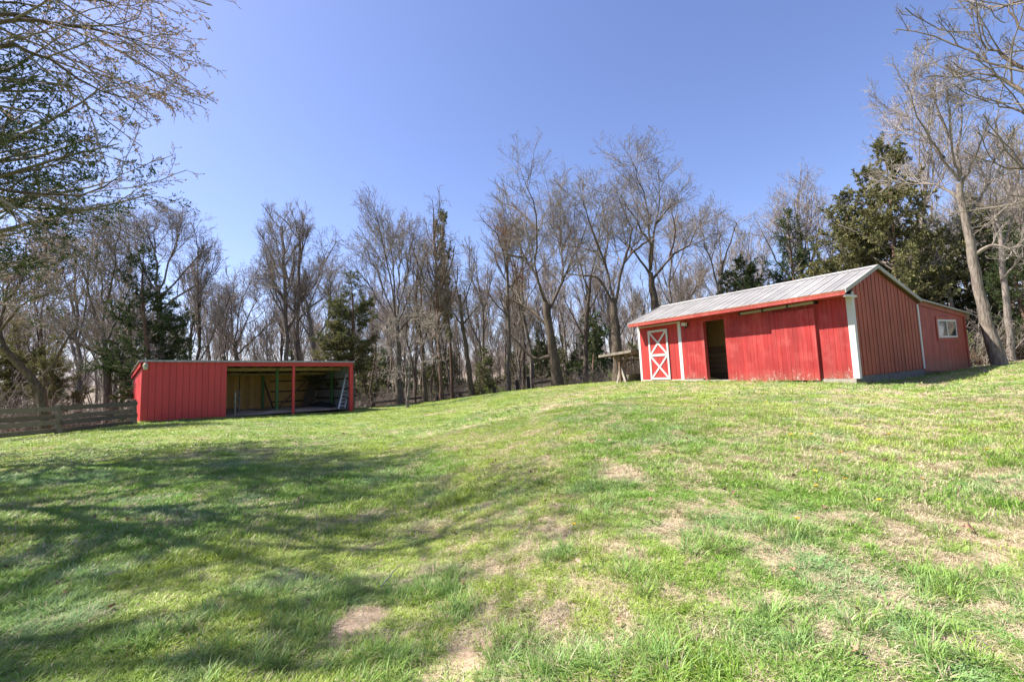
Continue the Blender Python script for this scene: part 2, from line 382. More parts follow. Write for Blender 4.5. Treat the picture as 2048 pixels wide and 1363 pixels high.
def boards(name, parent, mat, x0, x1, wd, z0, z1, y, th=.022, gap=.008, jit=.006, axis='x', ztop=None, cut=None):
    """vertical boards side by side; each one is its own object"""
    n = max(1, round((x1 - x0) / wd)); W_ = (x1 - x0) / n
    for i in range(n):
        a = x0 + i * W_ + gap / 2; c = a + W_ - gap
        zt0 = z1 if ztop is None else ztop(a); zt1 = z1 if ztop is None else ztop(c)
        zb = (z0(a) if callable(z0) else z0) + random.uniform(-jit, jit)
        spans = [(zb, zt0, zt1)]
        if cut and c > cut[0] and a < cut[1]: spans = [(zb, cut[2], cut[2]), (cut[3], zt0, zt1)]
        dy = random.uniform(-.0025, .0025)
        for (b0, t0, t1) in spans:
            m = MB(); ya, yb = y - th + dy, y
            if axis == 'x': P = [(a, ya, b0), (c, ya, b0), (c, yb, b0), (a, yb, b0), (a, ya, t0), (c, ya, t1), (c, yb, t1), (a, yb, t0)]
            else: P = [(-ya, a, b0), (-ya, c, b0), (-yb, c, b0), (-yb, a, b0), (-ya, a, t0), (-ya, c, t1), (-yb, c, t1), (-yb, a, t0)]
            m.hexa(P); m.build(name, mat, parent)
# dark sheathing that closes the walls behind the boards
m = MB()
m.box(XA, XO0, .004, .05, 0, HW).box(XO1, 0, .004, .05, 0, HW).box(XO0, XO1, .004, .05, ZO, HW)
m.hexa([(-.05, .05, 0), (-.004, .05, 0), (-.004, GY - .05, 0), (-.05, GY - .05, 0), (-.05, .05, 2.6), (-.004, .05, 2.6), (-.004, GY - .05, 2.3), (-.05, GY - .05, 2.3)])
m.add([(-.05, .05, 2.6), (-.004, .05, 2.6), (-.004, RY, RZ - .08), (-.05, RY, RZ - .08), (-.004, GY - .05, 2.3), (-.05, GY - .05, 2.3)], [(0, 1, 2, 3), (3, 2, 4, 5), (0, 3, 5), (1, 4, 2)])
m.box(XA, 0, GY - .05, GY, 0, 2.3).box(XA, XA + .05, .05, GY - .05, 0, 2.6)
m.build('wall_sheathing', M['darkwood'], barn)
boards('siding_board', barn, M['redboard'], XA + .09, XB0, .235, .06, HW, 0)
boards('siding_board', barn, M['red'], XB1, XO0, .13, .10, HW, -.012, gap=.005)
boards('siding_board', barn, M['red'], XO0, XO1, .13, ZO, HW, -.012, gap=.005)
boards('siding_board', barn, M['red'], XO1, XS0 + .05, .13, -.06, HW, -.012, gap=.005, jit=.012)
boards('siding_board', barn, M['red'], XS0 + .05, XT, .13, .04, HW, 0, gap=.005)
# sliding door, proud of the wall
sd = MB().box(XS0, XS1, -.088, -.062, .0, 2.20).build('sliding_door', M['darkwood'], barn)
boards('door_board', sd, M['red'], XS0 - .01, XS1 + .01, .125, .0, 2.2, -.09, th=.02, gap=.006)
MB().box(XS1 - .02, XS1 + .03, -.112, -.02, -.01, 2.2).build('door_edge', M['trimred'], sd)
OT = Nn - WD * .17; t0_, z0 = vplane(1478, 628, OT, XD); t1_, z1 = vplane(1630, 604, OT, XD); z0 -= BZ; z1 -= BZ; zd_ = z1 - .05
tr = MB().bar((t0_, -.17, z0), (t1_, -.17, z1), .05, .075).build('door_track', M['cream'], barn)
for q in (.0, .33, .66, .985):
    x = t0_ * (1 - q) + t1_ * q; zz = z0 * (1 - q) + z1 * q
    MB().box(x, x + .05, -.2, -.02, zz - .05, zz + .065).build('track_bracket', M['iron'], tr)
# open doorway: jambs, threshold, inner room
MB().box(XO0 - .02, XO0 + .05, -.04, .14, .02, ZO).build('door_jamb', M['trimred'], barn)
MB().box(XO1 - .03, XO1 + .0, .052, .14, .02, ZO).build('door_jamb', M['darkwood'], barn)
MB().box(XO0 - .1, XO1 + .1, -.05, .12, -.12, .04).build('threshold', M['palewood'], barn)
MB().box(XO0, XO1 + .0, .006, .05, ZO + .001, ZO + .12).build('door_header', M['trimred'], barn)
ib = 1.9
MB().box(XO0 - 1.2, XO1 + 2, .05, GY - .06, -.05, .0).build('barn_floor', M['hay'], barn)
MB().box(XO0 - 1.2, XO1 + 2, ib, ib + .03, 1.32, 2.6).build('plywood_panel', M['ply'], barn)
for i in range(6):
    MB().box(XO0 - 1.2, XO1 + 2, ib - .03 + random.uniform(-.004, .004), ib + .01, .02 + i * .215, .02 + i * .215 + .195).build('stall_board', M['stall'], barn)
MB().box(XO0 + .05, XO0 + .15, ib - .12, ib - .03, 0, 2.4).build('stall_post', M['oldwood'], barn)
rk = MB(); xc = (XO0 + XO1) / 2 + .35
rk.tube([(xc - .55, ib - .3, 1.12), (xc + .55, ib - .3, 1.12)], .018, 6).build('hay_rack_rail', M['iron'], barn); MB().tube([(xc - .3, ib - .12, .45), (xc + .3, ib - .12, .45)], .018, 6).build('hay_rack_rail', M['iron'], barn)
for i in range(7):
    f = i / 6 - .5
    MB().tube([(xc + f * 1.05, ib - .3, 1.12), (xc + f * .62, ib - .12, .45)], .012, 5).build('hay_rack_bar', M['iron'], barn)
# sills and foundation
MB().box(XA - .02, XB1 - .01, -.05, .10, -.12, .05).build('sill_beam', M['lumber'], barn)
MB().box(XA + .5, XA + .95, -.11, -.052, -.16, -.02).build('step_block', M['lumber'], barn)
MB().box(XB1 + .01, XO0 - .11, -.055, .08, .0, .085).build('sill_beam', M['palewood'], barn)
MB().box(XS1 - .3, XT + .06, -.04, .10, -.1, .03).build('sill_beam', M['palewood'], barn)
MB().box(-.10, .02, .05, GY, -.22, .085).build('concrete_sill', M['conc'], barn)
# corner trims
MB().box(XA - .03, XA + .085, -.035, .02, .055, HW).build('corner_trim', M['white'], barn)
MB().box(XA - .03, XA - .005, .022, .12, .055, HW).build('corner_trim', M['white'], barn)
MB().box(XB0 + .004, XB1 - .004, -.045, .0, .055, HW - .02).build('corner_trim', M['white'], barn)
MB().box(XT, .035, -.045, .0, .03, HW + .06).build('corner_trim', M['white'], barn)
MB().box(.003, .036, .002, .09, .03, HW + .12).build('corner_trim', M['white'], barn)
MB().box(XA + .09, XB0, -.03, .004, HW - .07, HW - .02).build('frieze_trim', M['white'], barn)
MB().box(XA + .05, XB0, -.03, .004, .052, .085).build('base_trim', M['white'], barn)
# white braced door
dx0, dx1 = bx(1299.5), bx(1339); dz0 = .09; dz1 = bz(1318, 659); dm = (dz0 + dz1) / 2 - .02
xd = MB().box(dx0, dx1, -.028, -.024, dz0, dz1).build('braced_door', M['darkwood'], barn)
boards('door_board', xd, M['redboard'], dx0 + .01, dx1 - .01, .22, dz0, dz1, -.03, th=.015)
def tb(a, c, wd=.085, y=-.058, n='door_brace'):
    MB().bar((a[0], y, a[1]), (c[0], y, c[1]), .022, wd, up=(0, 1, 0) if False else (0, 0, 1)).build(n, M['white'], xd)
def flat(a, c, wd, y, n, th=.018, mat='white'):
    a = np.array(a, float); c = np.array(c, float); t = (c - a) / np.linalg.norm(c - a); q = np.array([-t[1], t[0]]) * wd / 2
    pts = [a - q, c - q, c + q, a + q]
    MB().hexa([(p[0], y, p[1]) for p in pts] + [(p[0], y - th, p[1]) for p in pts]).build(n, M[mat], xd)
for x in (dx0 + .045, dx1 - .045): flat((x, dz0), (x, dz1), .085, -.047, 'door_stile')
flat((dx0 + .09, dz1 - .045), (dx1 - .09, dz1 - .045), .09, -.0475, 'door_rail'); flat((dx0 + .09, dz0 + .04), (dx1 - .09, dz0 + .04), .08, -.0475, 'door_rail'); flat((dx0 + .09, dm), (dx1 - .09, dm), .10, -.0475, 'door_rail')
for za, zb in ((dz0 + .08, dm - .05), (dm + .05, dz1 - .09)):
    flat((dx0 + .1, za), (dx1 - .1, zb), .075, -.046, 'door_brace'); flat((dx0 + .1, zb), (dx1 - .1, za), .075, -.0515, 'door_brace')
# floodlight
fx = bx(1376, 650); fz = bz(1376, 650)
fl = empty('floodlight', (Nn[0] + XD[0] * fx, Nn[1] + XD[1] * fx, BZ + fz), (0, 0, BROT)); tag(fl, 'small floodlight under the barn eave beside the white corner board', 'light')
MB().box(-.05, .05, -.07, -.035, -.06, .06).build('bracket', M['iron'], fl)
MB().hexa([(-.13, -.24, .0), (.04, -.24, -.04), (.04, -.10, -.04), (-.13, -.10, .0), (-.13, -.22, .12), (.04, -.22, .10), (.04, -.10, .10), (-.13, -.10, .12)]).build('lamp_head', M['lampglass'], fl)
MB().tube([(.0, -.13, -.05), (.0, -.15, -.13)], [.035, .03], 8).build('motion_sensor', M['iron'], fl)
# gable wall of ribbed boards
n = 17; gw = (GY - .16) / n
for i in range(n):
    a = .09 + i * gw; c = a + gw; mB = MB()
    def top(y): return roofz(y) - .09
    def slab(a, c, x0, x1):
        if a < RY < c:
            mB.add([(x0, a, .10), (x0, RY, .10), (x0, c, .10), (x0, a, top(a)), (x0, RY, top(RY)), (x0, c, top(c)), (x1, a, .10), (x1, RY, .10), (x1, c, .10), (x1, a, top(a)), (x1, RY, top(RY)), (x1, c, top(c))],
                   [(6, 7, 10, 9), (7, 8, 11, 10), (0, 3, 4, 1), (1, 4, 5, 2), (0, 6, 9, 3), (2, 5, 11, 8), (0, 1, 7, 6), (1, 2, 8, 7), (3, 9, 10, 4), (4, 10, 11, 5)])
        else:
            mB.hexa([(x0, a, .10), (x1, a, .10), (x1, c, .10), (x0, c, .10), (x0, a, top(a)), (x1, a, top(a)), (x1, c, top(c)), (x0, c, top(c))])
    slab(a + .003, c - .068, .0, .018 + random.uniform(-.002, .002)); slab(c - .065, c - .003, .0, .032)
    mB.build('gable_board', M['gable'], barn)
MB().hexa([(0, GY - .07, .1), (.05, GY - .07, .1), (.05, GY + .03, .1), (0, GY + .03, .1), (0, GY - .07, 2.28), (.05, GY - .07, 2.28), (.05, GY + .03, 2.28), (0, GY + .03, 2.28)]).build('corner_trim', M['white'], barn)
# roof: one ribbed sheet per rib, both slopes
ns = 27; x0r, x1r = XA - .02, .10; sw = (x1r - x0r) / ns
rf = MB().hexa([(x0r, EY + .03, EZ - .055), (x1r - .02, EY + .03, EZ - .055), (x1r - .02, RY, RZ - .045), (x0r, RY, RZ - .045), (x0r, EY + .03, EZ - .02), (x1r - .02, EY + .03, EZ - .02), (x1r - .02, RY, RZ - .01), (x0r, RY, RZ - .01)]).build('roof', M['darkwood'], barn)
MB().hexa([(x0r, RY + .002, RZ - .045), (x1r - .02, RY + .002, RZ - .045), (x1r - .02, GY + .15, roofz(GY) - .09), (x0r, GY + .15, roofz(GY) - .09), (x0r, RY + .002, RZ - .01), (x1r - .02, RY + .002, RZ - .01), (x1r - .02, GY + .15, roofz(GY) - .055), (x0r, GY + .15, roofz(GY) - .055)]).build('roof_deck', M['darkwood'], rf)
def sheet(ya, za, yb, zb):
    mB = MB(); e = random.uniform(-.012, .012)
    ya -= e if ya < yb else 0
    def q(xa, xb, h0, h1): mB.hexa([(xa, ya, za + h0), (xb, ya, za + h0), (xb, yb, zb + h0), (xa, yb, zb + h0), (xa, ya, za + h1), (xb, ya, za + h1), (xb, yb, zb + h1), (xa, yb, zb + h1)])
    q(.0, sw - .045, 0, .008); q(sw - .044, sw - .001, 0, .024); q(sw * .36, sw * .36 + .03, .0085, .014)
    return mB.mesh()
for i in range(ns):
    link('roof_sheet', sheet(EY, EZ - .012, RY, RZ), M['roof'], rf, (x0r + i * sw, 0, 0))
bs = sheet(RY + .002, RZ, GY + .18, roofz(GY) - .05)
for i in range(ns): link('roof_sheet', bs, M['roof'], rf, (x0r + i * sw, 0, 0))
MB().add([(x0r - .02, RY - .16, RZ - .03), (x1r, RY - .16, RZ - .03), (x1r, RY, RZ + .05), (x0r - .02, RY, RZ + .05), (x1r, RY + .16, RZ - .02), (x0r - .02, RY + .16, RZ - .02)], [(0, 1, 2, 3), (3, 2, 4, 5), (0, 3, 5), (1, 4, 2), (0, 5, 4, 1)]).build('ridge_cap', M['roof'], rf)
def rake(x, ya, za, yb, zb, nm):
    MB().hexa([(x, ya, za - .085), (x + .035, ya, za - .085), (x + .035, yb, zb - .085), (x, yb, zb - .085), (x, ya, za + .03), (x + .035, ya, za + .03), (x + .035, yb, zb + .03), (x, yb, zb + .03)]).build(nm, M['raketrim'], rf)
rake(x1r + .002, EY, EZ - .01, RY, RZ + .02, 'rake_trim'); rake(x1r + .002, RY + .002, RZ + .02, GY + .12, roofz(GY) + .01, 'rake_trim')
rake(x0r - .04, EY, EZ - .01, RY, RZ + .02, 'rake_trim')
MB().box(x0r, x1r, EY + .0, EY + .03, EZ - .145, EZ - .075).build('fascia_board', M['trimred'], rf)
MB().box(x0r, x1r, EY - .004, EY + .026, EZ - .073, EZ - .014).build('drip_edge', M['gable'], rf)
MB().box(x0r + .01, x1r - .03, EY + .032, -.05, EZ - .144, EZ - .13).build('soffit', M['trimred'], rf)
MB().box(.037, x1r, EY + .03, .12, HW - .06, HW + .0).build('eave_return', M['white'], rf)
# lean-to
lz = lambda y: .02 - .24 * (y - GY) / (LY - GY)
lt = lambda y: 2.37 - .36 * (y - GY) / (LY - GY)
wy0, wy1 = gy(1873, 655), gy(1910, 655); wz0, wz1 = gzz(1891, 675), gzz(1891, 639)
boards('lean_to_board', barn, M['leanred'], GY + .04, LY, .20, lz, 2, .0, axis='y', ztop=lt, gap=.006, cut=(wy0 - .02, wy1 + .02, wz0 - .02, wz1 + .02))
mm = MB(); yy = [GY + .05, wy0, wy1, LY - .02]
mm.hexa([(-.05, GY + .05, -.1), (-.003, GY + .05, -.1), (-.003, wy0, -.1), (-.05, wy0, -.1), (-.05, GY + .05, 2.2), (-.003, GY + .05, 2.2), (-.003, wy0, 2.1), (-.05, wy0, 2.1)])
mm.box(-.05, -.003, wy1, LY - .02, -.3, 1.9).box(-.05, -.003, wy0, wy1, -.2, wz0).box(-.05, -.003, wy0, wy1, wz1, 1.95)
mm.box(-5, -.05, LY - .05, LY, -.3, 1.9).box(-5, -4.95, GY + .05, LY - .05, -.1, 1.9)
mm.build('lean_to_sheathing', M['darkwood'], barn)
for i in range(24):
    y0 = GY + .05
mm = MB().hexa([(-5.1, GY + .12, 2.39), (.16, GY + .12, 2.39), (.16, LY + .55, 2.39 - .36 * (LY + .55 - GY) / (LY - GY)), (-5.1, LY + .55, 2.39 - .36 * (LY + .55 - GY) / (LY - GY)), (-5.1, GY + .12, 2.43), (.16, GY + .12, 2.43), (.16, LY + .55, 2.43 - .36 * (LY + .55 - GY) / (LY - GY)), (-5.1, LY + .55, 2.43 - .36 * (LY + .55 - GY) / (LY - GY))])
mm.build('lean_to_roof', M['roof'], barn)
MB().hexa([(.02, GY + .05, 2.25), (.06, GY + .05, 2.25), (.06, LY + .1, 1.88), (.02, LY + .1, 1.88), (.02, GY + .05, 2.385), (.06, GY + .05, 2.385), (.06, LY + .1, 2.0), (.02, LY + .1, 2.0)]).build('lean_to_fascia', M['gable'], barn)
MB().box(-.1, .06, LY + .12, LY + .5, 1.8, 1.96).build('rafter_tail', M['feedwood'], barn)
MB().box(.022, .055, LY - .10, LY + .0, -.24, 1.9).build('corner_board', M['leanred'], barn)
MB().box(-.06, .05, LY + .005, LY + .05, -.25, 1.9).build('corner_board', M['leanred'], barn)
wn = MB().box(.015, .045, wy0 - .12, wy0 - .0, wz0 - .11, wz1 + .11).build('window', M['leanred'], barn)
MB().box(.015, .045, wy1, wy1 + .12, wz0 - .11, wz1 + .11).box(.015, .045, wy0, wy1, wz1, wz1 + .11).box(.015, .045, wy0, wy1, wz0 - .11, wz0).build('casing', M['leanred'], wn)
mm = MB(); y0, y1 = wy0 + .003, wy1 - .003; zc0, zc1 = wz0 + .003, wz1 - .003; e = .06; ym = (y0 + y1) / 2
mm.box(.0, .05, y0, y1, zc0, zc0 + e).box(.0, .05, y0, y1, zc1 - e, zc1).box(.0, .048, y0, y0 + e, zc0 + e, zc1 - e).box(.0, .048, y1 - e, y1, zc0 + e, zc1 - e).box(.0, .044, ym - .03, ym + .03, zc0 + e, zc1 - e)
mm.build('window_frame', M['white'], wn)
MB().box(.018, .024, y0 + e, ym - .03, zc0 + e, zc1 - e).build('pane', M['glass'], wn)
MB().box(.028, .034, ym + .03, y1 - e, zc0 + e, zc1 - e).build('pane', M['glass'], wn)

# ================================================================== open fronted shed
SA = 25.0 * azdir(R(-39.4)); SX = azdir(R(47)); SY = azdir(R(-43)); SZ0 = 1.6 - .0506 * 25
SROT = math.atan2(SX[1], SX[0]); TILT = R(1.9)
shed = empty('shed', (SA[0], SA[1], SZ0), (0, TILT, SROT)); tag(shed, 'low red shed with open front and slanting flat roof beside the brown fence', 'shed')
def sloc(px, py, y=0.0):
    """local (x, z) of a pixel on the plane y of the shed"""
    t, z = vplane(px, py, SA + SY * y, SX); z -= SZ0
    return (t * math.cos(TILT) - z * math.sin(TILT), t * math.sin(TILT) + z * math.cos(TILT))
def sx(px, py=770, y=0.0): return sloc(px, py, y)[0]
L0 = 9.3; WS = 5.6; H0 = 2.55; HB = 2.13
ox0, ox1 = sx(453), sx(699)
L0 = sx(705) 
boards('siding_board', shed, M['shedred'], .0, ox0, .25, -.15, H0 - .02, 0, gap=.012, th=.03)
MB().box(0, ox0 - .01, .004, .03, -.15, H0 - .05).build('siding_backing', M['darkwood'], shed)
MB().box(ox0 - .02, L0, -.04, .04, H0 - .22, H0 - .015).build('header_beam', M['shedred'], shed)
MB().box(ox1, L0, -.03, .12, -.3, H0 - .225).build('corner_post', M['shedred'], shed)
xr = sx(587, 780)
MB().box(xr - .06, xr + .06, -.01, .09, -.3, H0 - .225).build('red_post', M['shedred'], shed)
def hr(y): return H0 - (H0 - HB) * y / WS
rs = MB().hexa([(-.12, -.14, hr(-.14)), (L0 + .06, -.14, hr(-.14)), (L0 + .06, WS + .2, hr(WS + .2)), (-.12, WS + .2, hr(WS + .2)), (-.12, -.14, hr(-.14) + .035), (L0 + .06, -.14, hr(-.14) + .035), (L0 + .06, WS + .2, hr(WS + .2) + .035), (-.12, WS + .2, hr(WS + .2) + .035)]).build('roof', M['roof'], shed)
MB().box(-.125, L0 + .065, -.16, -.142, hr(0) - .03, hr(0) + .05).build('roof_edge', M['galv'], rs)
nr = 15
for i in range(nr):
    x = .1 + (L0 - .25) * i / (nr - 1)
    MB().hexa([(x, .05, hr(.05) - .15), (x + .045, .05, hr(.05) - .15), (x + .045, WS - .04, hr(WS) - .15), (x, WS - .04, hr(WS) - .15), (x, .05, hr(.05) - .003), (x + .045, .05, hr(.05) - .003), (x + .045, WS - .04, hr(WS) - .003), (x, WS - .04, hr(WS) - .003)]).build('rafter', M['lumber'], rs)
for y in (1.3, 3.6): MB().box(.05, L0 - .1, y, y + .08, hr(y) - .31, hr(y) - .155).build('roof_girder', M['lumber'], rs)
# back wall: upright pine boards, then plywood with girts
xm = sx(541, 780, WS - .1)
boards('pine_board', shed, M['ply'], .1, xm, .28, .0, HB - .12, WS - .05, gap=.006)
boards('plywood_panel', shed, M['ply'], xm, L0 - .1, 1.22, .0, HB - .12, WS - .05, gap=.012)
for z in (.35, .98, 1.62): MB().box(xm, L0 - .15, WS - .13, WS - .075, z, z + .09).build('wall_girt', M['darkwood'], shed)
MB().box(.0, L0, WS + .002, WS + .02, -.15, HB).build('back_cladding', M['corr'], shed)
boards('wall_panel', shed, M['corr'], .1, WS - .1, .33, -.15, 2, -(L0 - .03), axis='y', ztop=lambda y: hr(y) - .06, gap=.006)
for z in (.5, 1.05, 1.6): MB().box(L0 - .11, L0 - .062, .15, WS - .15, z, z + .1).build('wall_girt', M['darkwood'], shed)
boards('outer_wall_panel', shed, M['shedred'], .0, WS, .33, -.2, 2, -(L0 + .02), axis='y', ztop=lambda y: hr(y) - .03, gap=.006)
# left end wall, set back from the front boards by a dark gap with cleats
boards('end_wall_board', shed, M['shedred'], .42, WS, .33, -.25, 2, -.03, axis='y', ztop=lambda y: hr(y) - .03, gap=.006, th=.02)
MB().box(.02, .06, .35, .41, -.2, H0 - .1).build('end_post', M['shedred'], shed)
for i in range(8): MB().box(.01, .045, .06, .34, -.02 + i * .13, .03 + i * .13).build('cleat', M['shedred'], shed)
MB().hexa([(-.06, -.05, hr(0) - .2), (-.025, -.05, hr(0) - .2), (-.025, WS, hr(WS) - .2), (-.06, WS, hr(WS) - .2), (-.06, -.05, hr(0) - .02), (-.025, -.05, hr(0) - .02), (-.025, WS, hr(WS) - .02), (-.06, WS, hr(WS) - .02)]).build('end_fascia', M['shedred'], shed)
# green posts and braces
for px, y in ((554, 1.35), (526, 4.6), (663, 2.4)):
    x = sx(px, 770, y); MB().box(x - .06, x + .06, y - .05, y + .05, -.05, hr(y) - .16).build('green_post', M['greenpost'], shed)
x = sx(526, 750, 4.7); x2 = sx(546, 812, 4.4); MB().bar((x, 4.75, 1.9), (x2, 4.3, .0), .04, .09).build('brace', M['darkwood'], shed)
x = sx(636, 762, 5.2); x2 = sx(656, 809, 4.8); MB().bar((x, 5.2, 1.5), (x2, 4.9, .0), .04, .09).build('brace', M['feedwood'], shed)
x = sx(560, 805, 5.4); x2 = sx(624, 752, 5.4); MB().bar((x, 5.42, .15), (x2, 5.42, 1.95), .04, .1).build('brace', M['feedwood'], shed)
# bedding on the floor
mm = MB(); nx, ny = 40, 22; vs = []; fs = []
for j in range(ny + 1):
    for i in range(nx + 1):
        x = .1 + (L0 - .25) * i / nx; y = .1 + (WS - .25) * j / ny
        vs.append((x, y, -.04 + .0 * y + .32 * max(0, float(fbm(x * .9 + 3, y * .9, 4)) - .38) * min(1, y / .8) + .1 * (y / WS)))
for j in range(ny):
    for i in range(nx): k = j * (nx + 1) + i; fs.append((k, k + 1, k + nx + 2, k + nx + 1))
mm.add(vs, fs); fo = mm.build('hay_litter', M['hay'], shed); fo['kind'] = 'stuff'
def shed_thing(name, label, cat, group=None):
    e = empty(name, (SA[0], SA[1], SZ0), (0, TILT, SROT)); tag(e, label, cat, group); return e
# ladder
ld = shed_thing('ladder', 'aluminium ladder leaning inside the right end of the open shed', 'ladder')
b0 = sloc(669, 822, .9); t0 = sloc(691, 748, .9)
A_ = Vector((b0[0], .35, .0)); B_ = Vector((t0[0] + .0, .8, t0[1])); wv = Vector((.40, .12, 0))
for s in (0, 1): MB().bar(A_ + wv * s, B_ + wv * s, .06, .10, up=(0, 1, 0)).build('ladder_rail', M['alu'], ld)
for i in range(9):
    p = A_.lerp(B_, (i + .7) / 9.5); MB().tube([p, p + wv], .03, 6).build('rung', M['alu'], ld)
# metal gate panel and pipe
gp = shed_thing('gate_panel', 'grey metal gate panel standing just inside the open shed', 'gate')
g0 = sx(470, 800, .5); g1 = sx(482, 800, 1.6)
for (x, y, h) in ((g0, .45, 1.15), (g1, 1.9, 1.2)): MB().tube([(x, y, -.05), (x, y, h)], .03, 8).build('gate_upright', M['galv'], gp)
for i in range(6): MB().tube([(g0, .45, .12 + i * .2), (g1, 1.9, .14 + i * .2)], .032, 6).build('gate_bar', M['galv'], gp)
x = sx(479, 770, 2.2); pp = shed_thing('water_pipe', 'thin dark pipe running up and along under the shed roof', 'pipe')
MB().tube([(x, 2.2, .0), (x, 2.2, 1.95), (x + .1, 2.2, 2.05), (x + 3, 2.2, 2.08)], .025, 6).build('pipe', M['iron'], pp)
# leaning boards
for i in range(9):
    xb = sx(600 + i * 3.1, 815, 3.6); xt = sx(622 + i * 1.9, 750, 5.1)
    mB = MB().bar((xb, 3.4 + i * .06, .02), (xt + .05, 5.2 - i * .02, 1.95 + random.uniform(-.18, .12)), .035, .10 if i % 3 else .14, up=(0, 1, 0))
    e = shed_thing('leaning_board', 'weathered board leaning in the back corner of the shed, one of a fanned bundle', 'board', 'boards leaning in the shed corner')
    mB.build('board', M['oldwood'] if i % 3 else M['feedwood'], e)
tp = shed_thing('black_tarp', 'crumpled black tarp on the shed floor beside the ladder', 'tarp')
vs = []; fs = []; c0 = sx(644, 815, 2.6)
for j in range(9):
    for i in range(15):
        u, v = i / 14, j / 8; e_ = math.sin(PI * u) * math.sin(PI * v)
        vs.append((c0 - .75 + 1.5 * u, 2.0 + 1.3 * v, .02 + .30 * e_ ** .6 * (.5 + float(vnoise(u * 6, v * 5)))))
for j in range(8):
    for i in range(14): k = j * 15 + i; fs.append((k, k + 1, k + 16, k + 15))
MB().add(vs, fs).build('tarp_sheet', M['tarp'], tp)
# barn light on the shed front
x, z = sloc(291, 733, -.3); sl_ = shed_thing('yard_lamp', 'small domed yard lamp hanging at the left corner of the shed roof', 'lamp')
MB().tube([(x, -.02, hr(0) + .10), (x, -.3, hr(0) + .12), (x, -.33, z + .12)], .022, 6).build('bracket_arm', M['galv'], sl_)
MB().tube([(x, -.33, z + .16), (x, -.33, z + .10), (x, -.33, z)], [.04, .08, .105], 12).build('lamp_shade', M['cream'], sl_)
MB().tube([(x, -.33, z + .0), (x, -.33, z - .09), (x, -.33, z - .13)], [.08, .075, .04], 12).build('lamp_globe', M['lampglass'], sl_)

# ================================================================== fences
def post(name, p, h, wd=.14, mat='fence', parent=None, rot=0.):
    mB = MB(); a = wd / 2
    mB.hexa([(-a, -a, -.4), (a, -a, -.4), (a, a, -.4), (-a, a, -.4), (-a, -a, h), (a, -a, h), (a, a, h), (-a, a, h)])
    o = mB.build(name, M[mat], parent, p); o.rotation_euler = (random.uniform(-.02, .02), random.uniform(-.02, .02), rot); return o
def fence(label, pts, hs, rails, rail_h, wd=.15, th=.04, mat='fence', pw=.14, group=None):
    """pts: ground points of the posts, rails: heights above ground; every rail span is a part"""
    e = empty('rail_fence', tuple(pts[0])); tag(e, label, 'fence', group); o = Vector(pts[0])
    for i, p in enumerate(pts):
        q = Vector(p) - o; a = pts[min(i + 1, len(pts) - 1)]; c = pts[max(i - 1, 0)]
        post('fence_post', q, hs, pw, mat, e, math.atan2(a[1] - c[1], a[0] - c[0]))
    for i in range(len(pts) - 1):
        a = Vector(pts[i]) - o; c = Vector(pts[i + 1]) - o; t = (c - a).normalized(); nrm = Vector((t.y, -t.x, 0)).normalized()
        if nrm.dot(Vector((-pts[i][0], -pts[i][1], 0))) < 0: nrm = -nrm
        for j, h in enumerate(rails):
            of = nrm * (pw / 2 + th / 2 + .003) * (1 if j % 2 == 0 else -1)
            z1, z2 = h + random.uniform(-.025, .025), h + random.uniform(-.025, .025)
            MB().bar(a + of + Vector((0, 0, z1)) - t * .05, c + of + Vector((0, 0, z2)) + t * .05, th, rail_h, up=(0, 0, 1)).build('rail', M[mat], e)
    return e
# bar(): width is across, height along 'up'
pp0 = [at(268, 24.3), at(118, 22.3)]
dv = pp0[1] - pp0[0]
P2 = []
for k in range(5):
    q = pp0[0] + dv * k; P2.append(np.array([q[0], q[1], gz(q[0], q[1])]))
fence('dark brown four-rail wooden fence running left from the red shed corner', P2, 1.02, (.88, .60, .40, .12), .15)
def line_pts(spec):
    return [at(px, r) for px, r in spec]
fence('low dark rail fence beyond the crest, behind the straight trunks right of the shed', [at(px, r) for px, r in ((745, 41), (800, 40), (850, 39.5), (873, 39), (905, 38.5), (918, 38.3), (942, 38))], 1.3, (1.2, .78), .17, mat='fencedark', pw=.2)
for i, (px, r) in enumerate(((964, 37), (987, 36.5), (1013, 35.5), (1034, 34), (1056, 33))):
    p = at(px, r); q = at(px + 24, r - 1); e = empty('fence_post', tuple(p))
    tag(e, ['dark short fence post left of the row of posts beyond the crest', 'second dark post of the row, right of a thin leaning trunk', 'middle dark post of the row beyond the crest', 'thick dark post beside a pale double trunk', 'last dark post of the row before the fallen log'][i], 'post', 'old fence posts beyond the crest')
    post('post', Vector((0, 0, 0)), 1.2 + .08 * i, .26, 'fencedark', e)
p = at(1090, 31); tag(MB().tube([(-.9, 0, .75), (0, .1, .85), (.9, 0, .98)], [.09, .11, .08], 8).build('fallen_log', M['bark'], None, tuple(p)), 'dark fallen log lying past the lawn crest left of the leaning oak', 'log')

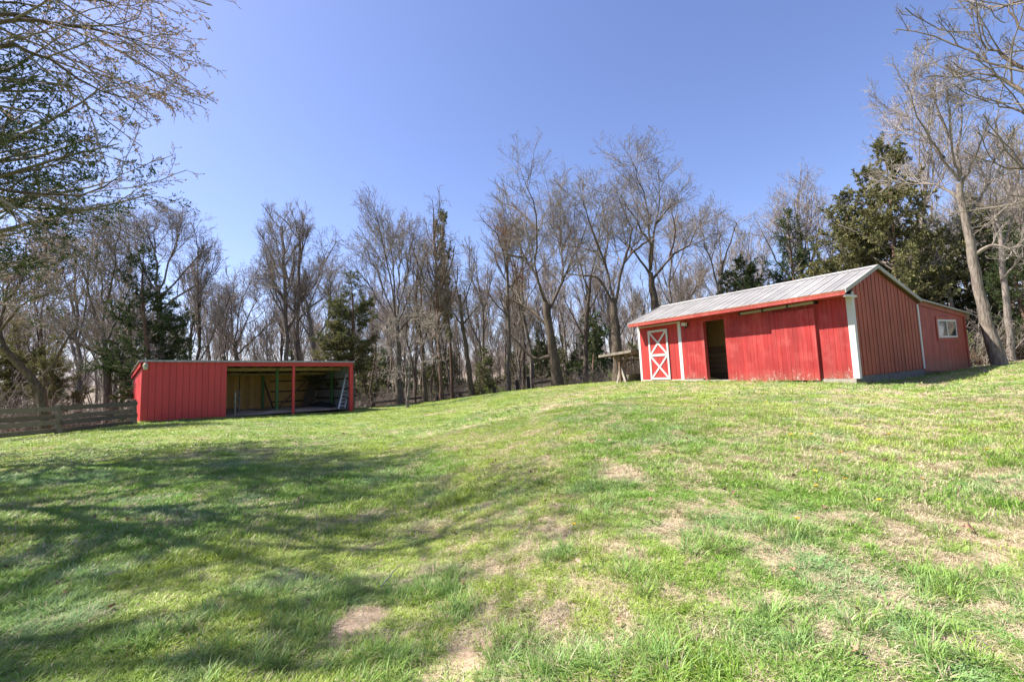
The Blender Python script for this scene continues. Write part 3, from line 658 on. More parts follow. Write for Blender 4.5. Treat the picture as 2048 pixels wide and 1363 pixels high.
# ------------------------------------------------------------------ roofed hay feeder beyond the barn
fo_ = 21.9 * azdir(R(13.2)); FZ = gz(*fo_); FR = math.atan2(WD[1], WD[0])
fd = empty('hay_feeder', (fo_[0], fo_[1], FZ), (0, 0, FR)); tag(fd, 'small open hay feeder with slanting wooden roof on crossed legs left of the barn', 'feeder')
HZ = vplane(1247, 705, fo_, XD)[1] - FZ
for x in (0, 2.2):
    for s in (-1, 1):
        MB().bar((x, s * .34, -.15), (x, -s * .0, .75), .05, .11).build('leg', M['palewood'], fd)
        MB().bar((x + .06, s * .02, .7), (x + .06, s * .48, HZ - .06), .05, .10).build('roof_strut', M['feedwood'], fd)
    MB().bar((x - .05, 0, -.1), (x - .05, 0, HZ - .08), .07, .07, up=(0, 1, 0)).build('post', M['feedwood'], fd)
rf2 = MB().box(-.25, 2.6, -1.0, -.94, HZ - .12, HZ + .02).build('roof', M['feedwood'], fd)
for i in range(10):
    x = -.28 + i * .29
    MB().hexa([(x, -1.02, HZ + .05), (x + .28, -1.02, HZ + .05), (x + .28, 1.15, HZ - .07), (x, 1.15, HZ - .07), (x, -1.02, HZ + .08), (x + .28, -1.02, HZ + .08), (x + .28, 1.15, HZ - .04), (x, 1.15, HZ - .04)]).build('roof_board', M['oldwood'], rf2)
for y in (-.6, 0.1, .8): MB().box(-.24, 2.5, y, y + .05, HZ - .16, HZ - .075).build('roof_joist', M['feedwood'], rf2)
MB().hexa([(-.3, -1.02, HZ - .03), (-.26, -1.02, HZ - .03), (-.26, 1.15, HZ - .14), (-.3, 1.15, HZ - .14), (-.3, -1.02, HZ + .09), (-.26, -1.02, HZ + .09), (-.26, 1.15, HZ - .03), (-.3, 1.15, HZ - .03)]).build('roof_edge_board', M['oldwood'], rf2)
MB().hexa([(.1, -.28, .05), (2.4, -.28, .05), (2.4, .28, .05), (.1, .28, .05), (.1, -.4, .38), (2.4, -.4, .38), (2.4, .4, .38), (.1, .4, .38)]).build('trough', M['oldwood'], fd)
wf = empty('wire_fence', (fo_[0] + .3, fo_[1] + 1.6, FZ), (0, 0, FR)); tag(wf, 'rusty wire mesh fence panel behind the hay feeder', 'fence')
for x in (0, 1.6, 3.2): MB().tube([(x, 0, -.2), (x, 0, 1.15)], .035, 6).build('fence_post', M['fence'], wf)
for z in (.30, 1.08): MB().tube([(-.1, 0, z), (3.3, 0, z)], .04, 6).build('rail', M['rust'], wf)
ms = MB()
for i in range(34): ms.tube([(i * .1, 0, .3), (i * .1 + .05 * (-1) ** i, 0, 1.08)], .012, 3)
for i in range(6): ms.tube([(0, 0.01, .4 + i * .12), (3.2, 0.01, .42 + i * .12)], .010, 3)
ms.build('wire_mesh', M['rust'], wf)

# ================================================================== trees
def unit(v): return v / (np.linalg.norm(v, axis=-1, keepdims=True) + 1e-9)
def resample(pts, K):
    pts = np.asarray(pts, float); n = len(pts)
    P = np.vstack([2 * pts[0] - pts[1], pts, 2 * pts[-1] - pts[-2]])
    out = []
    for t in np.linspace(0, n - 1, K):
        i = min(int(t), n - 2); f = t - i; a, b_, c_, d_ = P[i], P[i + 1], P[i + 2], P[i + 3]
        out.append(.5 * (2 * b_ + (c_ - a) * f + (2 * a - 5 * b_ + 4 * c_ - d_) * f * f + (3 * b_ - a - 3 * c_ + d_) * f ** 3))
    return np.array(out)
def tubes(C, Rd, S):
    N, K, _ = C.shape
    T = np.empty_like(C); T[:, 1:-1] = C[:, 2:] - C[:, :-2]; T[:, 0] = C[:, 1] - C[:, 0]; T[:, -1] = C[:, -1] - C[:, -2]; T = unit(T)
    ref = np.where(np.abs(T[:, :1, 2:3]) < .85, np.array([0, 0, 1.0]), np.array([1.0, 0, 0])) * np.ones((N, K, 3))
    A = unit(np.cross(T, ref)); B = np.cross(T, A)
    ph = 2 * PI * np.arange(S) / S
    V = C[:, :, None] + (A[:, :, None] * np.cos(ph)[:, None] + B[:, :, None] * np.sin(ph)[:, None]) * Rd[:, :, None, None]
    idx = np.arange(N * K * S).reshape(N, K, S); nx = np.roll(idx, -1, 2)
    Q = np.stack([idx[:, :-1], nx[:, :-1], nx[:, 1:], idx[:, 1:]], -1).reshape(-1, 4)
    return V.reshape(-1, 3), Q
def join(parts):
    V = []; Q = []; k = 0
    for v, q in parts: V.append(v); Q.append(q + k); k += len(v)
    return np.vstack(V), np.vstack(Q)
def spawn(P, Rd, n, t0, t1, ang, ratio, up, wig, K, rmin, taper=.45, lmin=.1, g=rng, lmax=99, rr=.62, cap=.013):
    N, K0, _ = P.shape
    L = np.linalg.norm(np.diff(P, axis=1), axis=2).sum(1)
    cn = np.clip(np.round(n * L / L.mean() + g.random(N) - .5), 1, 3 * n).astype(int); pi = np.repeat(np.arange(N), cn)
    st0 = np.concatenate([np.arange(c) for c in cn]); t = (st0 + g.random(len(pi))) / cn[pi] * (t1 - t0) + t0
    s = t * (K0 - 1); i = np.minimum(s.astype(int), K0 - 2); f = (s - i)[:, None]
    A = P[pi, i]; B = P[pi, i + 1]; pos = A * (1 - f) + B * f; tan = unit(B - A)
    r0 = Rd[pi, i] * (1 - f[:, 0]) + Rd[pi, i + 1] * f[:, 0]
    rv = g.normal(size=(len(t), 3)); perp = unit(rv - (rv * tan).sum(1, keepdims=True) * tan)
    an = ang * (.7 + .6 * g.random(len(t)))[:, None]
    d = unit(tan * np.cos(an) + perp * np.sin(an) + np.array([0, 0, up * .6]))
    ln = np.clip(L[pi] * ratio * (1.15 - .75 * t) * (.55 + .9 * g.random(len(t))), lmin, lmax)
    C = np.empty((len(t), K, 3)); C[:, 0] = pos; st = (ln / (K - 1))[:, None]
    for k in range(1, K):
        d = unit(d + g.normal(size=d.shape) * wig + np.array([0, 0, up])); C[:, k] = C[:, k - 1] + d * st
    rs_ = np.maximum(r0 * rr, rmin); rs_ = np.minimum(rs_, np.maximum(ln * cap, rmin))
    Rc = np.maximum(rs_[:, None] * np.linspace(1, taper, K)[None], rmin)
    return C, Rc
NEAR = 'twig'
def crown(limbs, radii, spec, rt, up=.12, wig=.16, g=rng, ang=.7, ratio=.45):
    """limbs (n,K,3) main limbs -> list of (C,R,S) finer and finer branches; spec = children per level"""
    lv = []; P, Rd = limbs, radii
    limbs = limbs[:, :] ; Ks = [8, 6, 4, 3, 2]; Ss = [5, 4, 3, 3, 3]
    for k, n in enumerate(spec):
        t0 = .22 if k == 0 else .15
        P, Rd = spawn(P, Rd, n, t0, 1.0, ang + .02 * k, ratio + (.05, .10, .12, .2, .2)[k], up * (.75, .35, .2, .2, .2)[k], wig * (.6, .6, .8, .8, .8)[k], Ks[k], max(rt, 2.2 * rt * .6 ** k), g=g, lmin=(.5, .4, .28, .2, .15)[k] * (1 if rt > .0045 else .45))
        lv.append((P, Rd, Ss[k]))
    return lv
def place_pts(base, az_, spec, spread, g, K=12):
    """outline points read off the photograph become real 3-D limbs round the trunk: each gets its own depth"""
    X = np.array([math.cos(az_), -math.sin(az_)]); Y = np.array([math.sin(az_), math.cos(az_)]); out = []
    for li, lm in enumerate(spec):
        sl = g.uniform(-spread, spread) if li else 0
        pts = []
        for (px, py) in lm:
            t, z = vplane(px, py, base[:2], X)
            pts.append((t, z))
        x0, z0 = pts[0]; q = []
        # start depth: nearest point on already placed limbs
        d0 = 0
        if li:
            best = 1e9
            for o in out:
                dd = np.hypot((o[:, 0] - base[0]) * X[0] + (o[:, 1] - base[1]) * X[1] - x0, o[:, 2] - z0); j = dd.argmin()
                if dd[j] < best: best = dd[j]; d0 = (o[j, 0] - base[0]) * Y[0] + (o[j, 1] - base[1]) * Y[1]
        for (t, z) in pts:
            dep = d0 + sl * math.hypot(t - x0, z - z0)
            q.append((base[0] + X[0] * t * 1 + Y[0] * dep, base[1] + X[1] * t + Y[1] * dep, z))
        if li: q[-1] = tuple(np.array(q[-2]) + (np.array(q[-1]) - np.array(q[-2])) * .12)
        c = resample(q, K); n = np.linspace(0, 1, K)[:, None]
        c[1:] += (g.normal(size=(K - 1, 3)) * (.022 if li else .007) * np.linalg.norm(c[-1] - c[0]) * .5)
        out.append(c)
    return out
def bark_mesh(name, Cs, Rs, S=9, g=rng, lump=.07):
    parts = []
    for C, Rd in zip(Cs, Rs):
        v, q = tubes(C[None], Rd[None], S); K = len(C)
        cc = np.repeat(C, S, 0); off = (v - cc); v = cc + off * (1 + lump * g.normal(size=(len(v), 1)))
        parts.append((v, q))
    return mesh_np(name, *join(parts), smooth=True)
def leaves(C, g, n, size, droop=0.0, spread=.5, wdt=.3, t0=.0):
    """n little faces along each branch in C"""
    N, K, _ = C.shape; t = g.random((N, n)) * (1 - t0) + t0; s = t.reshape(-1) * (K - 1); i = np.minimum(s.astype(int), K - 2); f = (s - i)[:, None]; pi = np.repeat(np.arange(N), n)
    p = C[pi, i] * (1 - f) + C[pi, i + 1] * f; tan = unit(C[pi, i + 1] - C[pi, i])
    d = unit(tan * .8 + g.normal(size=p.shape) * spread + np.array([0, 0, -droop])); w_ = unit(np.cross(d, g.normal(size=p.shape)))
    sz = size * (.5 + g.random((len(p), 1))); a = d * sz; b_ = w_ * sz * wdt
    V = np.stack([p, p + a * .55 + b_, p + a, p + a * .5 - b_], 1).reshape(-1, 3); Q = np.arange(len(V)).reshape(-1, 4)
    return V, Q, np.repeat(g.random(N), n) * .6 + g.random(len(p)) * .4
def finish_tree(name, base, trunkC, trunkR, lv, mats, label, cat='tree', group=None, extra=None, S=9, g=rng):
    e = empty(name, tuple(base)); tag(e, label, cat, group); b3 = np.array(base)
    tm = bark_mesh('trunk', [c - b3 for c in trunkC], trunkR, S, g); link('trunk', tm, M[mats[0]], e)
    V, Q = join([tubes(C - b3, Rd, S_) for C, Rd, S_ in lv]); cr = link('crown', mesh_np('crown', V, Q), M[mats[1]], e)
    if extra is not None:
        v, q, t_ = extra; link(extra_name.get(mats[2], 'foliage'), mesh_np('foliage', v - b3, q, tint=t_), M[mats[2]], cr)
    return e
extra_name = {'bud': 'buds', 'budgreen': 'young_leaves'}
def guided(px, rng_, trunk, limbs, r0, label, spec=(14, 5, 4, 2), spread=.55, mats=('bark', 'twig'), rt=.006, up=.10, wig=.17, seed=1, name='bare_tree', lim_r=.45, ang=.78, ratio=.40, buds=None, group=None, autolimbs=0):
    g = np.random.default_rng(seed); base = at(float(azel(px, trunk[0][1])[0]), rng_); az_ = azel(px, trunk[0][1])[0]
    tr = [(px, trunk[0][1])] + list(trunk[1:])
    C = place_pts(base, az_, [tr] + limbs, spread, g)
    C[0][0, 2] = base[2] - .25
    H = np.linalg.norm(C[0][-1] - C[0][0]); K = len(C[0]); u = np.linspace(0, 1, K)
    re = r0 * lim_r; r0 *= .72; re = r0 * lim_r; Rs = [r0 * (1 - u) ** .8 * .55 + re * u + r0 * .45 * (1 - u) + r0 * .35 * np.exp(-u * 16)]
    for c in C[1:]:
        dd = np.linalg.norm(C[0] - c[0], axis=1); j = dd.argmin(); rp = Rs[0][j] * .50
        if dd[j] > 1.2: rp = re * .5
        Rs.append(np.maximum(rp * (1 - u) ** 1.0, .014) + .003)
    if len(C) > 1 : Rs[0] = np.maximum(Rs[0], .03)
    L = np.array(C[1:]) if len(C) > 1 else np.array(C); LR = np.array(Rs[1:]) if len(C) > 1 else np.array(Rs)
    if autolimbs:
        a, b_ = spawn(np.array(C[:1]), np.array(Rs[:1]), autolimbs, .35, .98, .75, .34, .12, .12, 12, .015, g=g, cap=.018)
        L = np.concatenate([L, a]); LR = np.concatenate([LR, b_]); C = C + list(a); Rs = Rs + list(b_)
    lv = crown(L, LR, spec, rt, up, wig, g, ang, ratio)
    ex = leaves(lv[-1][0], g, *buds) if buds else None
    return finish_tree(name, base, C, Rs, lv, mats, label, extra=ex, g=g, group=group)

# the big bare trees, trunk and limbs followed one by one
guided(1118, 31, [(1118, 772), (1106, 705), (1098, 650), (1090, 600)], [
    [(1092, 608), (1068, 545), (1042, 488), (1012, 440), (975, 402)], [(1096, 625), (1120, 560), (1126, 480), (1115, 420), (1100, 372)],
    [(1098, 655), (1062, 620), (1010, 590), (965, 565)], [(1105, 712), (1070, 716), (1040, 690), (1012, 660), (985, 640)],
    [(1090, 605), (1072, 540), (1080, 470), (1062, 410), (1050, 370)], [(1120, 570), (1150, 500), (1175, 440), (1190, 395)],
    [(1050, 505), (1000, 490), (960, 480)], [(1080, 480), (1030, 420), (1010, 385)], [(1126, 480), (1145, 430), (1140, 370)]],
    .52, 'broad leaning dark oak with arching limbs, centre of the wood left of the barn', seed=11, name='oak_tree')
guided(1237, 28, [(1237, 762), (1234, 690), (1230, 640), (1226, 595)], [
    [(1228, 610), (1198, 562), (1160, 556), (1130, 556), (1110, 530)], [(1228, 600), (1210, 525), (1178, 484), (1135, 474), (1110, 450)],
    [(1230, 610), (1246, 532), (1272, 486), (1298, 432), (1312, 375)], [(1216, 545), (1190, 470), (1168, 420), (1160, 352)],
    [(1248, 525), (1262, 455), (1242, 400), (1232, 350)], [(1205, 520), (1215, 450), (1205, 400), (1190, 350)], [(1262, 505), (1300, 480), (1340, 470)]],
    .46, 'dark forked oak standing directly behind the roofed hay feeder', seed=12, name='oak_tree')
guided(1322, 33, [(1322, 765), (1315, 640), (1306, 590), (1300, 545)], [
    [(1300, 550), (1302, 480), (1290, 420), (1272, 370), (1264, 328)], [(1302, 540), (1312, 450), (1320, 380), (1318, 318)],
    [(1305, 560), (1345, 505), (1385, 470), (1408, 425), (1400, 380)], [(1300, 550), (1268, 505), (1236, 480), (1215, 440)],
    [(1312, 450), (1348, 402), (1372, 360)], [(1302, 490), (1270, 440), (1240, 400), (1230, 350)], [(1340, 510), (1350, 460), (1345, 400), (1350, 345)]],
    .5, 'tall rounded oak rising above the left end of the barn roof', seed=13, name='oak_tree')
guided(800, 34, [(800, 806), (797, 720), (795, 670), (791, 630)], [
    [(792, 660), (758, 600), (718, 540), (688, 470)], [(791, 640), (762, 560), (732, 485), (702, 430)], [(791, 640), (778, 540), (758, 470), (742, 418)],
    [(792, 640), (786, 540), (778, 460), (770, 405)], [(793, 640), (800, 540), (802, 460), (798, 402)], [(794, 640), (815, 545), (826, 470), (832, 412)],
    [(794, 650), (830, 560), (856, 490), (878, 430)], [(792, 665), (742, 622), (716, 575), (694, 540)], [(795, 670), (830, 620), (850, 560), (872, 500)]],
    .34, 'vase shaped bare elm fanning upward behind the dark cedar beside the shed', spec=(15, 6, 4, 2), up=.12, wig=.12, ang=.6, ratio=.36, seed=14, name='elm_tree', mats=('barkgrey', 'twig'))
guided(572, 40, [(575, 800), (573, 720), (570, 620), (568, 520), (564, 452)], [[(571, 640), (545, 560), (528, 500)], [(572, 610), (590, 540), (596, 490)]],
       .25, 'slender upright tree behind the middle of the shed roof', spec=(7, 6, 5, 2), seed=15, up=.18, ang=.5, name='slender_tree', mats=('barkgrey', 'twig'), autolimbs=12)
guided(594, 41, [(598, 800), (594, 700), (597, 600), (600, 500), (598, 460)], [[(597, 620), (618, 560), (625, 500)]],
       .22, 'thin straight tree just right of the slender one behind the shed roof', spec=(6, 5, 5, 2), seed=16, up=.18, ang=.5, name='slender_tree', mats=('barkgrey', 'twig'), autolimbs=9)
guided(640, 38, [(640, 800), (632, 730), (620, 650), (612, 600)], [[(614, 620), (640, 560), (652, 500), (648, 448)], [(618, 640), (580, 570), (556, 500), (540, 450)], [(624, 680), (600, 640), (585, 600)], [(650, 520), (672, 480), (668, 445)], [(625, 690), (655, 640), (662, 560), (690, 500)]],
       .3, 'crooked forked tree behind the right part of the shed roof', seed=17, mats=('barkgrey', 'twig'), up=.15)
guided(478, 42, [(478, 800), (473, 720), (468, 690)], [[(470, 700), (450, 640), (448, 580), (470, 535)], [(470, 700), (492, 640), (520, 590), (545, 560)], [(468, 690), (430, 650), (408, 610), (410, 560)], [(470, 700), (478, 630), (500, 570), (505, 530)], [(470, 710), (505, 680), (540, 650), (556, 630)], [(468, 700), (460, 600), (440, 545)]],
       .32, 'low spreading bare tree above the left half of the shed', seed=18, mats=('barkgrey', 'twig'), wig=.22)
guided(330, 38, [(330, 800), (322, 700), (318, 620), (318, 570)], [[(318, 590), (280, 520), (265, 460), (255, 420)], [(318, 590), (310, 510), (312, 450), (318, 410)], [(318, 580), (345, 510), (362, 450), (368, 415)], [(320, 600), (370, 540), (405, 500), (425, 455)], [(320, 620), (370, 580), (410, 560), (440, 530)], [(318, 600), (250, 560), (220, 500), (215, 460)], [(312, 500), (290, 450), (285, 412)]],
       .35, 'large round bare crown behind the dark pointed cedar at the left of the shed', spec=(15, 6, 4, 2), seed=19, mats=('barkgrey', 'twig'), up=.15)
guided(216, 32.5, [(216, 830), (214, 760), (210, 700), (205, 660)], [[(207, 672), (180, 620), (150, 600), (115, 565)], [(207, 672), (210, 600), (200, 540), (195, 480), (190, 430)], [(212, 710), (160, 690), (130, 660), (105, 640)], [(208, 690), (240, 620), (262, 570), (270, 500)], [(200, 650), (170, 560), (140, 500), (120, 440)], [(208, 620), (230, 540), (240, 470), (236, 420)]],
       .3, 'pale brown forked tree behind the fence left of the shed', seed=20, mats=('barkgrey', 'twig'))
guided(88, 25.5, [(90, 868), (86, 810), (78, 775), (48, 742), (22, 712), (0, 690)], [[(22, 712), (-20, 640), (-30, 560), (-20, 500)], [(20, 712), (0, 650), (20, 560), (60, 480), (80, 420)], [(80, 780), (110, 720), (150, 660), (180, 600)], [(10, 700), (-30, 680), (-80, 660)], [(0, 660), (50, 610), (110, 590), (160, 580)], [(10, 600), (60, 540), (120, 500), (170, 470)]],
       .22, 'thick trunk leaning left behind the fence at the left edge', spec=(9, 6, 5, 2), seed=21, mats=('bark', 'twiggrey', 'bud'), lim_r=.6, buds=(3, .06), name='budding_tree')
guided(946, 33, [(946, 796), (938, 740), (930, 680), (925, 640), (918, 590)], [[(925, 650), (890, 600), (870, 560)], [(922, 620), (945, 560), (965, 510)], [(918, 600), (905, 540), (915, 480)], [(925, 650), (950, 620), (990, 600)]],
       .26, 'dark leaning trunk at the end of the low far fence', seed=22, spec=(7, 5, 4, 2), mats=('bark', 'twig'))
guided(1016, 35, [(1014, 785), (1018, 700), (1016, 600), (1014, 520), (1012, 470)], [[(1017, 650), (1002, 600), (990, 560)]],
       .22, 'straight thin trunk between the leaning trunk and the broad oak', seed=23, spec=(5, 5, 4, 2), autolimbs=12, mats=('barkgrey', 'twigred'), up=.05)
guided(882, 31, [(882, 802), (880, 720), (876, 640), (872, 540), (870, 440)], [[(880, 720), (860, 700), (840, 690)]],
       .2, 'tall dead cedar snag bristling with short bare side branches', seed=24, spec=(5, 5, 3), autolimbs=34, mats=('barkred', 'twig'), up=.0, ang=1.0, name='dead_tree', ratio=.35)
guided(850, 33, [(852, 804), (848, 730), (838, 660), (832, 600), (836, 540)], [[(845, 700), (860, 640), (875, 580), (880, 520)], [(836, 640), (812, 600), (800, 560)], [(834, 580), (850, 520), (846, 470)]],
       .22, 'twin stemmed brown tree between the elm and the dead snag', seed=25, spec=(7, 5, 5, 2), autolimbs=5)
guided(815, 26.8, [(815, 806), (818, 770), (820, 730), (822, 690)], [[(820, 740), (790, 700), (770, 650), (765, 620)], [(821, 720), (850, 680), (870, 650), (890, 630)], [(820, 730), (800, 670), (810, 610)], [(820, 750), (780, 740), (745, 740)], [(821, 735), (860, 720), (895, 715)], [(822, 700), (840, 640), (838, 600)], [(820, 745), (790, 760), (760, 775)]],
       .11, 'small pale twiggy tree at the lawn edge in front of the elm', seed=26, spec=(6, 5, 4), mats=('barkpale', 'twiggrey'), wig=.3, up=.02, name='small_tree', ang=.9, rt=.007)
guided(1600, 40, [(1605, 765), (1612, 640), (1612, 590), (1606, 555)], [[(1606, 570), (1596, 500), (1590, 430), (1585, 370)], [(1606, 560), (1630, 500), (1640, 420), (1640, 350)], [(1608, 580), (1560, 530), (1530, 480), (1505, 430)], [(1606, 570), (1575, 500), (1550, 430), (1530, 370)], [(1608, 580), (1655, 520), (1680, 450), (1690, 390)], [(1620, 520), (1610, 440), (1612, 360)], [(1596, 500), (1560, 460), (1545, 400)]],
       .34, 'pale bare tree standing behind the dark cedar above the middle of the barn roof', seed=27, spec=(9, 6, 5, 2), mats=('barkpale', 'twiggrey'), up=.14)
guided(1440, 38, [(1440, 765), (1436, 640), (1440, 580), (1445, 520)], [[(1440, 590), (1420, 520), (1400, 460), (1395, 410)], [(1445, 530), (1470, 460), (1480, 410)], [(1442, 560), (1490, 520), (1520, 500)], [(1442, 540), (1440, 460), (1430, 400)]],
       .3, 'bare tree above the barn roof between the rounded oak and the cedars', seed=28, spec=(8, 6, 5, 2), mats=('barkgrey', 'twiggrey'))
guided(1172, 36, [(1172, 768), (1172, 690), (1175, 620), (1180, 560)], [[(1178, 580), (1150, 500), (1150, 430), (1160, 380)], [(1180, 560), (1200, 480), (1215, 420), (1205, 360)], [(1175, 630), (1200, 570), (1230, 530)]],
       .27, 'tall brown tree between the broad oak and the one behind the feeder', seed=29, spec=(7, 6, 5, 2))
guided(1045, 40, [(1050, 780), (1048, 700), (1040, 620), (1030, 540)], [[(1040, 600), (1020, 520), (1000, 450)], [(1032, 550), (1045, 480), (1050, 420)], [(1040, 620), (1075, 560), (1100, 510)]],
       .24, 'reddish twigged tree just left of the broad oak', seed=30, spec=(7, 6, 5, 2), mats=('bark', 'twigred'))
guided(2000, 25, [(2000, 722), (1979, 660), (1965, 607), (1955, 553), (1946, 510), (1934, 455), (1924, 410), (1919, 365)], [
    [(1920, 360), (1908, 300), (1900, 220), (1893, 150)], [(1924, 372), (1945, 320), (1966, 270), (1985, 200)], [(1920, 362), (1882, 315), (1852, 268), (1832, 215), (1800, 180)],
    [(1928, 405), (1890, 378), (1840, 362), (1790, 350), (1735, 318)], [(1890, 322), (1840, 262), (1790, 248), (1760, 228)], [(1920, 355), (1918, 300), (1925, 220), (1945, 170)],
    [(1936, 440), (1965, 380), (2000, 330), (2030, 280)], [(1905, 290), (1870, 210), (1862, 160)], [(1948, 510), (1985, 490), (2020, 500), (2060, 520)]],
    .27, 'tall leaning pale trunk with open crown at the right of the lean-to', spec=(8, 5, 3, 2), seed=31, mats=('barkgrey', 'twiggrey'), up=.16, wig=.12, ang=.6, lim_r=.5)
guided(1905, 31, [(1915, 735), (1905, 640), (1900, 595), (1880, 530), (1862, 480), (1848, 440)], [[(1895, 575), (1860, 520), (1830, 490), (1780, 480)], [(1862, 480), (1820, 440), (1780, 430)], [(1870, 510), (1900, 450), (1920, 420)], [(1850, 450), (1835, 390), (1830, 340)]],
       .16, 'thin whitish leaning tree with drooping twigs behind the lean-to roof', spec=(9, 6, 4), seed=32, mats=('barkpale', 'twigpale'), wig=.28, up=.0, ang=.9)
guided(2022, 28, [(2030, 728), (2018, 650), (2005, 560), (2000, 480), (1990, 400)], [[(2000, 480), (1980, 400), (1985, 320), (1975, 260)], [(2002, 500), (2030, 420), (2040, 340)], [(2004, 560), (2040, 520), (2080, 500)], [(1998, 460), (1960, 400), (1940, 380)]],
       .18, 'thin reddish trunk right behind the leaning pale trunk', spec=(8, 5, 5, 2), seed=33, mats=('barkpale', 'twiggrey'))

# near trees whose trunks stand just outside the frame
def near_tree(name, label, base, top, limbs, r0, mats, spec, seed, rt, buds=None, up=.02, wig=.16, droop=0, ratio=.42, ang=.7):
    g = np.random.default_rng(seed); bx_, by_ = base; bz_ = gz(bx_, by_); B = np.array([bx_, by_, bz_])
    T = resample([(bx_, by_, bz_ - .3), (bx_ + .1, by_, bz_ + top * .4), (bx_ - .1, by_ + .2, bz_ + top * .75), (bx_ + .1, by_ + .1, bz_ + top)], 12)
    C = [T]; u = np.linspace(0, 1, 12); Rs = [r0 * (1 - .75 * u)]
    for st, lm in limbs:
        s = T[int(st * 11)]; pts = [s]
        for (px, py, r) in lm:
            d = ray(px, py); k = r / math.hypot(d[0], d[1]); pts.append(np.array([0, 0, CZ]) + d * k)
        pts[-1] = pts[-2] + (pts[-1] - pts[-2]) * .35; C.append(resample(pts, 12) + g.normal(size=(12, 3)) * .02); Rs.append(np.maximum(r0 * .14 * (1 - u) ** .9, .007))
    for a in range(7):
        s = T[int(g.uniform(.4, 1) * 11)]; th = g.uniform(0, 2 * PI); ln = g.uniform(2, 3.6); el_ = g.uniform(.2, 1.0)
        if -.9 < math.atan2(math.cos(th), math.sin(th)) < .9 and False: continue
        dr_ = np.array([-abs(math.cos(th)) * math.copysign(1, -bx_) , math.sin(th), el_])
        pts = [s + dr_ * ln * q for q in (0, .33, .66, 1)]; C.append(resample(pts, 12) + g.normal(size=(12, 3)) * .03); Rs.append(np.maximum(r0 * .25 * (1 - u) ** .9, .008))
    lv = crown(np.array(C[1:]), np.array(Rs[1:]), spec, rt, up, wig, g, ang, ratio)
    ex = leaves(lv[-1][0], g, *buds) if buds else None
    return finish_tree(name, B, C, Rs, lv, mats, label, extra=ex, g=g)
near_tree('budding_tree', 'near tree reaching pinkish budding branches in from the top left corner', (-11.2, 5.2), 9.5, [
    (.75, [(-220, 40, 9.5), (0, 22, 9), (120, 52, 9), (230, 45, 9), (350, 22, 9)]),
    (.72, [(-220, 70, 9), (0, 38, 8.6), (110, 46, 8.5), (200, 60, 8.4), (285, 85, 8.2), (340, 135, 8)]),
    (.65, [(-200, 110, 9.6), (0, 92, 9.2), (50, 98, 9.1), (120, 132, 8.9), (200, 178, 8.7), (262, 197, 8.6), (330, 236, 8.5)]),
    (.6, [(-180, 300, 10), (-60, 360, 10.2), (60, 388, 10.3), (180, 388, 10.3), (240, 352, 10.3), (252, 322, 10.3)]),
    (.8, [(-150, -60, 8), (60, -30, 8), (180, 0, 8), (300, 10, 8)]),
    ],
    .28, ('bark', 'twig', 'bud'), (7, 5, 5), 41, .0028, buds=(7, .024, .05, .9, .42), up=-.05, wig=.13, ratio=.24, ang=.6)
near_tree('bare_tree', 'near bare tree reaching dark branches in from the top right corner', (10.8, 5.6), 8.5, [
    (.75, [(2200, 150, 10), (2048, 132, 10), (2003, 104, 10), (1974, 94, 10), (1946, 60, 10), (1938, 32, 10)]),
    (.9, [(2200, 80, 10.5), (2048, 62, 10.5), (2020, 22, 10.5), (2003, -20, 10.5)]),
    (.7, [(2200, 220, 10), (2048, 178, 10), (1992, 152, 10), (1950, 150, 10), (1920, 130, 10)]),
    (.6, [(2220, 380, 10.5), (2060, 340, 10.5), (2000, 330, 10.5), (1960, 300, 10.5)]),
    (.85, [(2180, 20, 11), (2060, 0, 11), (1990, 20, 11), (1960, 5, 11)]),
    (.65, [(2200, 280, 11), (2060, 230, 11), (2000, 210, 11), (1960, 175, 11)])],
    .26, ('bark', 'twig'), (6, 5, 4), 42, .0035, up=.06, wig=.2, ratio=.22)

